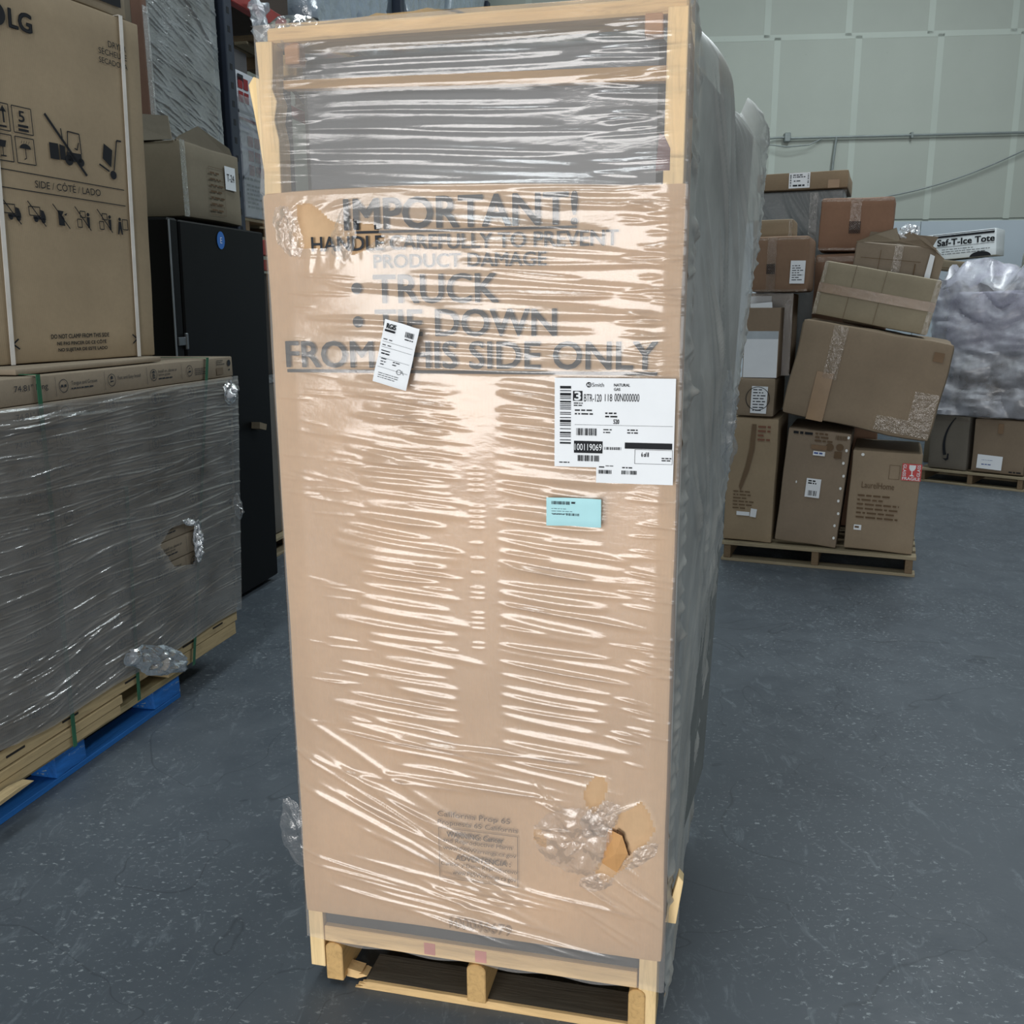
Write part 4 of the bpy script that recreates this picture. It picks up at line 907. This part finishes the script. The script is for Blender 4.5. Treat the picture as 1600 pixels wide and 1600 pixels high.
vtape(t, 0.11, 0.05, 0.0, 0.30); htape(t, 0.0, 0.31, 0.29, 0.012); htape(t, 0.0, 0.31, 0.008, 0.012); lb_ = sticker(t, 0.215, 0.045, 0.295, 0.17, PAPER, 0.02, OFF + .001); p_ = Print(OFF + .0022); p_.greek(0.225, 0.06, 0.285, 0.15, 7, .35, 4); p_.build(t, INKG)
p_ = Print(OFF + .002); [p_.frame(0.085 + i * .012, 0.10 + j * .014, 0.095 + i * .012, 0.112 + j * .014, .003) for i in range(4) for j in range(4)]; p_.build(t, INK)
t = carton('low carton with shiny tape lying on the reddish carton', FR_, 0.155, 1.931, 0.23, 0.098, 0.25, 0.3, 0, (174, 146, 108), 0.003); vtape(t, 0.215, 0.02, 0, 0.098)
t = carton('large dented brown carton leaning across the top of the bottom row', FR_, 0.723, 1.092, 0.79, 0.535, 0.58, -0.02, -9.9, (172, 144, 110), 0.012, 0.016)
vtape(t, 0.21, 0.075, 0.24, 0.53, 0.013); MB().box(0.14, 0.23, -0.0128, -0.011, 0.0, 0.27).build('brown_strip', M_plain('brown_tape', (140, 112, 80), 0.35), t); MB().box(0.50, 0.78, -0.0135, -0.0125, 0.02, 0.10).build('film_patch', TAPE, t); MB().box(0.66, 0.78, -0.0135, -0.0125, 0.10, 0.26).build('film_patch', TAPE, t)  # brown strip running below the clear tape on the dented carton
MB().box(0.70, 0.75, -0.0128, -0.011, 0.43, 0.48).build('print_block', M_plain('faint_print_block', (122, 98, 74), 0.8), t)
t = carton('long olive carton with tape along its middle leaning on the large dented carton', FR_, 0.743, 1.533, 0.615, 0.295, 0.2, 0.1, -11.3, (178, 160, 124), 0.004, 0.01)
htape(t, 0.0, 0.615, 0.15, 0.05); MB().box(0.0, 0.615, -0.0093, -0.0085, 0.125, 0.175).build('tape_backing', M_plain('brown_tape', (150, 128, 94), 0.4), t); vtape(t, 0.60, 0.03, 0, 0.295); vtape(t, 0.012, 0.02, 0, 0.295)
p_ = Print(OFF); p_.rect(0.17, 0, 0.172, 0.295).rect(0.33, 0, 0.332, 0.295); p_.build(t, INKB, 'crease')
# half-open carton with flaps
t = carton('crushed carton with lifted flaps and a knot of tape behind the long olive carton', FR_, 0.80, 1.60, 0.425, 0.46, 0.23, 0.36, -6.5, (160, 138, 112), 0.008, 0.012)
vtape(t, 0.235, 0.045, 0.2, 0.46, 0.013)
def flap(t, pts, col):
    n = len(pts); MB().add([(x, y, z) for x, y, z in pts] + [(x, y + 0.004, z - 0.003) for x, y, z in pts], [tuple(range(n)), tuple(reversed(range(n, 2 * n)))] + [(i, i + n, (i + 1) % n + n, (i + 1) % n) for i in range(n)]).build('flap', M_card(col), t)
flap(t, [(0.0, 0.0, 0.455), (0.23, 0.0, 0.475), (0.20, -0.02, 0.545), (0.10, -0.03, 0.505)], (178, 160, 132)); flap(t, [(0.22, 0.0, 0.475), (0.43, 0.0, 0.445), (0.455, -0.03, 0.42), (0.36, -0.03, 0.50), (0.27, -0.02, 0.53)], (168, 146, 118)); flap(t, [(0.425, 0.0, 0.44), (0.425, 0.0, 0.12), (0.455, -0.02, 0.14), (0.475, -0.03, 0.40)], (176, 152, 122)); flap(t, [(0.05, 0.2, 0.45), (0.40, 0.2, 0.45), (0.43, 0.22, 0.53), (0.06, 0.22, 0.53)], (140, 118, 92))
MB().prism([(0.395, 0.14), (0.41, 0.13), (0.422, 0.30), (0.425, 0.41), (0.40, 0.42), (0.392, 0.30)], -0.016, -0.012).build('white_liner', PAPER, t)
crumple('tape_knot', 0.27, 0.525, 0.055, 0.045, WHF, t, 0.05, 0.0, 40, 0.1, 0.05, 3.0, 25); p_ = Print(0.0125); p_.rect(0.04, 0.37, 0.36, 0.373).rect(0.14, 0.1, 0.143, 0.42).rect(0.33, 0.1, 0.336, 0.36); p_.build(t, INKB, 'crease')
t = carton('reddish brown carton with a taped seam, highest carton of the pile', FR_, 0.597, 1.962, 0.415, 0.305, 0.38, 0.62, -1.2, (172, 118, 84), 0.006, 0.012); vtape(t, 0.20, 0.06, 0.12, 0.30, 0.0125); htape(t, 0, 0.41, 0.29, 0.016, 0.0125); htape(t, 0, 0.41, 0.01, 0.014, 0.0125)
p_ = Print(0.0135); [p_.frame(0.17 + i * .013, 0.10 + j * .014, 0.181 + i * .013, 0.112 + j * .014, .003) for i in range(5) for j in range(5)]; p_.build(t, INK)
t = carton('very tall reddish carton standing behind the leaning cartons', FR_, 0.590, 0.960, 0.43, 1.672, 0.37, 0.62, 0, (166, 118, 86), 0.005, 0.012); htape(t, 0.0, 0.43, 1.64, 0.03, 0.0125)
# film-covered grey appliance with a cardboard cap
gr = thing('wrapped_appliance', 'tall dark grey appliance under clear film behind the carton pile', 'appliance', Rw(-0.04, 1.06, 0), RA)
MB().box(0.015, 0.535, 0.01, 0.58, 0.0, 2.215).build('cabinet', M_plain('grey_cabinet', (92, 98, 100), 0.45), gr, 0.01)
def gb(S, T): return np.stack([S, np.full_like(S, 0.002), T], -1)
sheet('film', (0.0, 0.55), (0.02, 2.21), 60, 200, gb, M_film('appliance_film', 0.08, 0.0, 0.25, (200, 206, 208), 20, 0.3, 0.3), gr, [(U_(.05, .5), U_(1.5, 2.2), U_(.1, .3), .006, rad(U_(-75, -55)), .006) for _ in range(20)])
MB().box(0.33, 0.38, -0.009, -0.006, 1.75, 2.2).build('tape', TAPE, gr)
cp = thing('cardboard_cap', 'shallow brown cardboard cap with a white label on top of the wrapped appliance', 'carton', Rw(-0.045, 1.04, 2.222), RA, None, 0.0)
link_mesh('body', rough_box(0.56, 0.62, 0.105, 8, 6, 4, 0.003, 5, 2.5, 0.005), M_card((166, 136, 98)), cp)
lb_ = sticker(cp, 0.20, 0.008, 0.33, 0.102, PAPER, 0, 0.004); p_ = Print(0.0055); p_.greek(0.225, 0.07, 0.305, 0.094, 2, .5, 3).bars(0.207, 0.02, 0.215, 0.095, 10, False, 3).bars(0.315, 0.02, 0.323, 0.095, 10, False, 4).greek(0.225, 0.015, 0.31, 0.03, 1, .7, 6).greek(0.23, 0.045, 0.29, 0.06, 1, .4, 7); p_.build(cp, INKG)
MB().box(0.44, 0.51, -0.0045, -0.003, 0.0, 0.05).build('tape', M_plain('brown_tape', (140, 112, 80), 0.35), cp)

# ================================================================== far right: second pallet
SA = math.atan2(-0.646, 0.763); SO = Vector((3.546, 7.893, 0)); SE = Vector((0.763, -0.646, 0)); SM = Vector((0.646, 0.763, 0))
def Sw(x, y, z): return SO + SE * x + SM * y + Vector((0, 0, z))
FS = (Sw, SA)
plain_pallet('dark wooden pallet under the carton with the curved arrow', Sw(-0.02, 0, 0), SA, 0.80, 1.0)
t = carton('grey brown carton with a black curved arrow mark on the far pallet', FS, 0.185, 0.352, 0.31, 0.455, 0.4, 0.02, 0, (128, 118, 102))
p_ = Print(OFF); 
def arc(cx, cz, r, a0, a1, w0, w1, n=14):
    for i in range(n):
        a, b = math.radians(a0 + (a1 - a0) * i / n), math.radians(a0 + (a1 - a0) * (i + 1) / n)
        wa, wb = w0 + (w1 - w0) * i / n, w0 + (w1 - w0) * (i + 1) / n
        p_.poly([(cx + (r - wa) * math.cos(a), cz + (r - wa) * math.sin(a)), (cx + (r + wa) * math.cos(a), cz + (r + wa) * math.sin(a)), (cx + (r + wb) * math.cos(b), cz + (r + wb) * math.sin(b)), (cx + (r - wb) * math.cos(b), cz + (r - wb) * math.sin(b))])
arc(0.48, 0.22, 0.36, 142, 196, 0.004, 0.013); p_.poly([(0.115, 0.095), (0.145, 0.072), (0.165, 0.085), (0.165, 0.135), (0.153, 0.135), (0.150, 0.095), (0.135, 0.09)]); p_.build(t, INK)
htape(t, 0.0, 0.31, 0.43, 0.03)
t = carton('brown carton with a white page stuck on it on the far pallet', FS, 0.575, 0.349, 0.40, 0.44, 0.4, 0.02, 0, (156, 130, 100))
sticker(t, 0.045, 0.03, 0.235, 0.145, PAPER, 0.03, OFF); p_ = Print(OFF + .0012); p_.greek(0.08, 0.06, 0.18, 0.075, 1, .5, 3).greek(0.08, 0.10, 0.2, 0.11, 1, .3, 4); p_.build(t, INKBL); MB().box(0.18, 0.22, -OFF - .0004, -OFF + .001, 0.33, 0.41).build('print_block', M_plain('faint_print_block', (122, 98, 74), 0.8), t)
p_ = Print(OFF); p_.greek(0.29, 0.010, 0.38, 0.032, 1, .5, 9); p_.build(t, INK)
# wrapped bundle: brown carton below, billowing film above
LIL = M_film('lilac_grey_film', 0.36, 0.03, 0.34, (212, 214, 224), 7, 0.8, 1.0, (1, 1, 1.8), 0.25)
bu = thing('wrapped_bundle', 'bulging bundle in crumpled lilac grey film on the far pallet', 'bundle', Sw(0, 0, 0), SA)
link_mesh('inner_carton', rough_box(0.62, 0.6, 0.50, 8, 6, 8, 0.01, 5, 3, 0.01), M_card((132, 116, 94)), bu).location = (0.20, 0.06, 0.585)
link_mesh('inner_goods', rough_box(0.80, 0.6, 0.50, 8, 6, 8, 0.03, 4, 8, 0.05), M_plain('lilac_goods', (188, 186, 204), 0.6, var=0.3), bu).location = (0.05, 0.06, 1.09)
def bfn(p, q):
    x, y, z = q
    lump = 0.14 * abs(mnoise.noise((p.x * 3, p.y * 3, p.z * 4))) + 0.035 * abs(mnoise.noise((p.x * 5, p.y * 5, p.z * 16)))
    c = Vector((0.45, 0.35, p.z)); d_ = (p - c); d_.z = 0
    if d_.length > 0: p = p + d_.normalized() * lump * 0.7
    if z > 0.6: p.z += 0.22 * (mnoise.noise((p.x * 5, p.y * 4, 2)) + 0.35) * (z - 0.6) / 0.4
    return p
link_mesh('film', rough_box(0.92, 0.72, 1.08, 60, 16, 64, 0.004, 30, 1, 0.03, bfn), LIL, bu).location = (-0.02, 0.0, 0.58)
# things behind the bundle
t = carton('plain brown carton column standing behind the lilac bundle', FS, 0.0, 0.84, 0.62, 1.68, 0.5, 1.05, 0, (150, 130, 100))
t = carton('flat brown carton tilted on the carton column behind the lilac bundle', FS, -0.02, 1.812, 0.56, 0.10, 0.45, 1.0, -7, (158, 138, 104)); p_ = Print(OFF); p_.rect(0.0, 0.03, 0.56, 0.036); p_.build(t, INKB, 'seam')
to = thing('tote_carton', 'white printed carton lettered Saf-T-Ice Tote propped against the white wall band', 'carton', Sw(-0.46, 1.12, 1.89), SA, None, math.radians(-3.5))
link_mesh('body', rough_box(0.60, 0.3, 0.235, 8, 5, 6, 0.003, 5, 1, 0.005), M_plain('white_board', (212, 218, 220), 0.6, var=0.04), to)
text(to, 'Saf-T-Ice Tote', 0.10, 0.125, 0.585, 0.180, INK, 0.03, 0.0045); p_ = Print(0.0045); p_.rect(0.06, 0.196, 0.585, 0.215).rect(0.06, 0.222, 0.585, 0.228).rect(0.06, 0.11, 0.585, 0.113).greek(0.14, 0.04, 0.55, 0.10, 3, .25, 3).disc(0.47, 0.0, 0.09, 0.045, 0, 180); p_.build(to, INK)
t = thing('wrapped_load', 'pale sage wrapped load behind the lilac bundle by the white wall band', 'load', Sw(0.36, 1.15, 0), SA)
link_mesh('body', rough_box(1.1, 0.6, 1.93, 12, 6, 14, 0.03, 4, 6, 0.03), M_plain('sage_wrap', (166, 168, 150), 0.55, var=0.2), t)
link_mesh('film', rough_box(1.13, 0.63, 1.95, 24, 10, 34, 0.02, 9, 6, 0.03), M_film('sage_film', 0.3, 0.07, 0.25, (200, 206, 196), 12, 0.6, 1), t).location = (-0.015, -0.02, 0.0)
gp = thing('green_bag', 'small dark green bag lying on the pale sage wrapped load', 'bag', Sw(0.40, 1.22, 1.985), SA)
link_mesh('body', rough_box(0.15, 0.12, 0.06, 8, 6, 6, 0.012, 12, 6, 0.025), M_plain('green_plastic', (52, 92, 50), 0.5, var=0.3), gp)

# ================================================================== pallet rack on the left
NAVY = M_plain('navy_rack_paint', (32, 42, 58), 0.5); REDB = M_plain('red_beam_paint', (150, 46, 42), 0.5, var=0.2)
rk = thing('pallet_rack', 'steel pallet rack with navy uprights and red beams behind the refrigerator', 'rack', W(-1.72, 3.03, 0), SIDE)
HOLEM = M_plain('rack_slot', (14, 18, 24), 0.8)
for x in (0.0, 2.75, 5.5):
    for y in (0.0, 1.0):
        MB().box(x, x + 0.085, y, y + 0.075, 0.0, 4.6).build('upright', NAVY, rk, 0.004)
    MB().tube([(x + 0.04, 0.05, 0.3), (x + 0.04, 1.03, 1.3), (x + 0.04, 0.05, 2.3), (x + 0.04, 1.03, 3.3), (x + 0.04, 0.05, 4.3)], 0.018, 6).build('brace', NAVY, rk)
for k in range(20): MB().box(0.028, 0.052, -0.0012, 0.0, 1.9 + k * 0.09, 1.93 + k * 0.09).build('slot', HOLEM, rk)
for x0 in (0.086, 2.836):
    for zb in (1.79, 3.05):
        for y in (-0.006, 1.02): MB().box(x0, x0 + 2.663, y, y + 0.05, zb, zb + 0.085).build('beam', REDB, rk, 0.004)
def Kw(x, y, z): return W(-1.72 - y, 3.03 + x, z)
FK = (Kw, SIDE)
# shrink-wrapped load in the near bay, above the refrigerator
ld = thing('wrapped_load', 'film wrapped pallet load with a brown corner board above the dryer carton', 'load', Kw(-0.675, 0.03, 2.262), SIDE)
link_mesh('cartons', rough_box(0.60, 0.5, 1.35, 10, 8, 14, 0.008, 4, 4, 0.01), M_card((150, 138, 116)), ld)
LR = [(U_(0, .62), U_(0, 1.35), U_(.03, .16), U_(.0025, .005), rad(U_(-26, -6)), U_(.002, .005)) for _ in range(330)] + [(0.25, 0.78, .3, .012, rad(22), .012), (0.42, 0.62, .2, .01, rad(-35), .01)]
def lb0(S, T): return np.stack([S, np.full_like(S, -0.016), T], -1)
sheet('film', (-0.01, 0.61), (0.0, 1.36), 120, 380, lb0, M_film('load_film', 0.30, 0.13, 0.17, (205, 212, 216), 50, 0.6, 1.0, (0.5, 1, 2), 0.15), ld, LR, (), 0.0015, 20)
MB().box(-0.03, 0.012, -0.02, 0.04, 0.0, 1.34).build('corner_board', M_card((150, 104, 82)), ld, 0.006)
MB().box(-0.029, 0.014, -0.024, -0.021, 0.0, 0.55).build('film_strip', FILMC, ld)
# white cartons with red print in the bay beyond the upright
WHT = (204, 208, 216)
def white_carton(label, x, z, w, h, d, y, red):
    t = thing('carton', label, 'carton', Kw(x, y, z), SIDE, 'white cartons on the rack shelf')
    link_mesh('body', rough_box(w, d, h, 8, 6, 8, 0.003, 5, z, 0.006), M_plain('white_carton_board', WHT, 0.55, var=0.06), t)
    p_ = Print(0.004)
    if red:
        p_.rect(0.03, h - 0.04, w - 0.02, h - 0.025)
        for j in range(3):
            for i in range(3): p_.rect(0.10 + i * 0.075, h * 0.42 + j * 0.075, 0.16 + i * 0.075, h * 0.42 + j * 0.075 + 0.055)
        p_.build(t, INKR); q_ = Print(0.004)
        q_.greek(0.06, 0.05, 0.24, h * 0.34, 6, .5, int(z * 10)).rect(0.38, h * 0.3, 0.44, h * 0.42).greek(0.03, h * 0.36, 0.3, h * 0.40, 1, .6, 3); q_.build(t, INKG)
    else:
        for j in range(2):
            for i in range(2): p_.rect(0.02 + i * 0.06, 0.04 + j * 0.07, 0.07 + i * 0.06, 0.095 + j * 0.07)
        p_.rect(0.30, 0.06, 0.42, 0.12); p_.build(t, INKR); q_ = Print(0.004); q_.rect(0.25, h - 0.07, 0.33, h - 0.03).rect(0.02, h - .05, 0.08, h - .02); q_.build(t, INKG)
    return t
MB_ = thing('wooden_pallet', 'wooden pallet on the rack shelf under the white cartons', 'pallet', Kw(0.12, 0.02, 1.876), SIDE)
for x in (0, 0.5, 0.98): MB().box(x, x + 0.045, 0.0, 1.0, 0.018, 0.09).build('stringer', OLDY, MB_, 0.002)
for k in range(6): MB().box(-0.01, 1.04, k * 0.18, k * 0.18 + 0.1, 0.0905, 0.108).build('deck_board', OLDW, MB_, 0.002); MB().box(-0.01, 1.04, k * 0.18, k * 0.18 + 0.1, 0.0, 0.0175).build('bottom_board', OLDW, MB_, 0.002)
white_carton('white carton with red lettering, lower of two on the rack shelf', 0.115, 1.9855, 0.52, 0.545, 0.5, 0.03, True)
white_carton('white carton with red lettering, upper of two on the rack shelf', 0.11, 2.537, 0.52, 0.20, 0.5, 0.02, False)
sh = thing('film_sheet', 'clear film hanging over the white cartons on the rack', 'stretch film', Kw(0.11, 0.0, 1.99), SIDE)
sheet('film', (0.0, 0.54), (0.0, 0.62), 50, 80, lambda S, T: np.stack([S, np.full_like(S, 0.008) - 0.0 * T, T], -1), M_film('hanging_rack_film', 0.20, 0.09, 0.2, (200, 208, 220), 14, 0.6, 1), sh, [(U_(0, .5), U_(0, .6), .15, .008, U_(-1.2, 1.2), .006) for _ in range(30)], (), 0.002, 14)
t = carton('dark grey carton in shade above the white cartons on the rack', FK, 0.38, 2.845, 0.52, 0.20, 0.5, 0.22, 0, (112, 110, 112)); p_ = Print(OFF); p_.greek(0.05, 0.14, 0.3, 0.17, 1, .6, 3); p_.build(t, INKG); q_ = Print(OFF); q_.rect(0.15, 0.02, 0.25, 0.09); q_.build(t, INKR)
hg = thing('film_scrap', 'crumpled lump of clear film hanging from the upper red beam', 'stretch film', Kw(0.21, -0.075, 3.06), SIDE)
def hfn(p, q):
    p = p + Vector(mnoise.noise_vector(p * 22)) * 0.03; k = 1 - 0.55 * (1 - q[2]) ** 2; return Vector((0.06 + (p.x - 0.06) * k, p.y, p.z))
link_mesh('film', rough_box(0.13, 0.07, 0.20, 14, 8, 18, 0.01, 30, 2, 0.02, hfn), M_film('scrap_film', 0.45, 0.12, 0.2, (200, 212, 224), 40, 0.8, 1), hg).location = (-0.03, -0.03, -0.17)
MB().tube([(0.05, 0.0, -0.16), (0.065, -0.005, -0.22), (0.06, 0.0, -0.27)], 0.012, 6).build('film_tail', M_film('scrap_film', 0.45, 0.12, 0.2, (200, 212, 224), 40, 0.8, 1), hg)
# below the lower beam
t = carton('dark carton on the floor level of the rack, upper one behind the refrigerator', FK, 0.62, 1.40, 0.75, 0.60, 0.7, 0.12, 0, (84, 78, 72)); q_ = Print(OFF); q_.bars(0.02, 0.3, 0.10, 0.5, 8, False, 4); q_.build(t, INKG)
t = carton('grey brown carton on the floor level of the rack behind the refrigerator', FK, 0.62, 0.605, 0.78, 0.965, 0.75, 0.12, 0, (128, 122, 114)); htape(t, 0, 0.75, 0.96, 0.05)
plain_pallet('pallet on the floor under the rack behind the refrigerator', Kw(0.22, 0.08, -0.0), SIDE, 0.8, 0.9)
# upper level loads
def top_load(label, x, w, h, z, m_, kind):
    p = plain_pallet('wooden pallet under the %s' % kind, Kw(x, 0.02, 3.136), SIDE, w, 1.0)
    t = thing('wrapped_load', label, 'load', Kw(x, 0.04, 3.2555), SIDE)
    link_mesh('goods', rough_box(w - 0.04, 0.85, h, 12, 6, 12, 0.02, 4, x, 0.03, lambda p, q: Vector((p.x, p.y, max(p.z, 0.001)))), m_, t)
    def tfn(p, q):
        p = p + Vector(mnoise.noise_vector(p * 14)) * 0.022; p.z = max(p.z, 0.0); return p
    link_mesh('film', rough_box(w, 0.9, h + 0.02, 40, 10, 40, 0.01, 25, x, 0.02, tfn), M_film('upper_load_film', 0.45, 0.12, 0.2, (196, 212, 228), 22, 0.9, 1.0), t).location = (-0.02, -0.03, 0)
    return t
top_load('blue grey film wrapped load, nearest on the top rack level', 1.15, 1.35, 1.2, 0, M_plain('blue_grey_goods', (110, 126, 142), 0.6, var=0.3), 'nearest load on the top rack level')
top_load('brown and grey film wrapped load, middle of the top rack level', 2.95, 1.05, 1.6, 0, M_card((118, 98, 80)), 'middle load on the top rack level')
top_load('pale film wrapped load, farthest on the top rack level', 4.20, 1.25, 2.0, 0, M_plain('pale_goods', (150, 164, 166), 0.6, var=0.2), 'farthest load on the top rack level')
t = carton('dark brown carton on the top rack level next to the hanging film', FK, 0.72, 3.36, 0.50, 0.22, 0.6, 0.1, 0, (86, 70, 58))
t.location.z = 3.1365
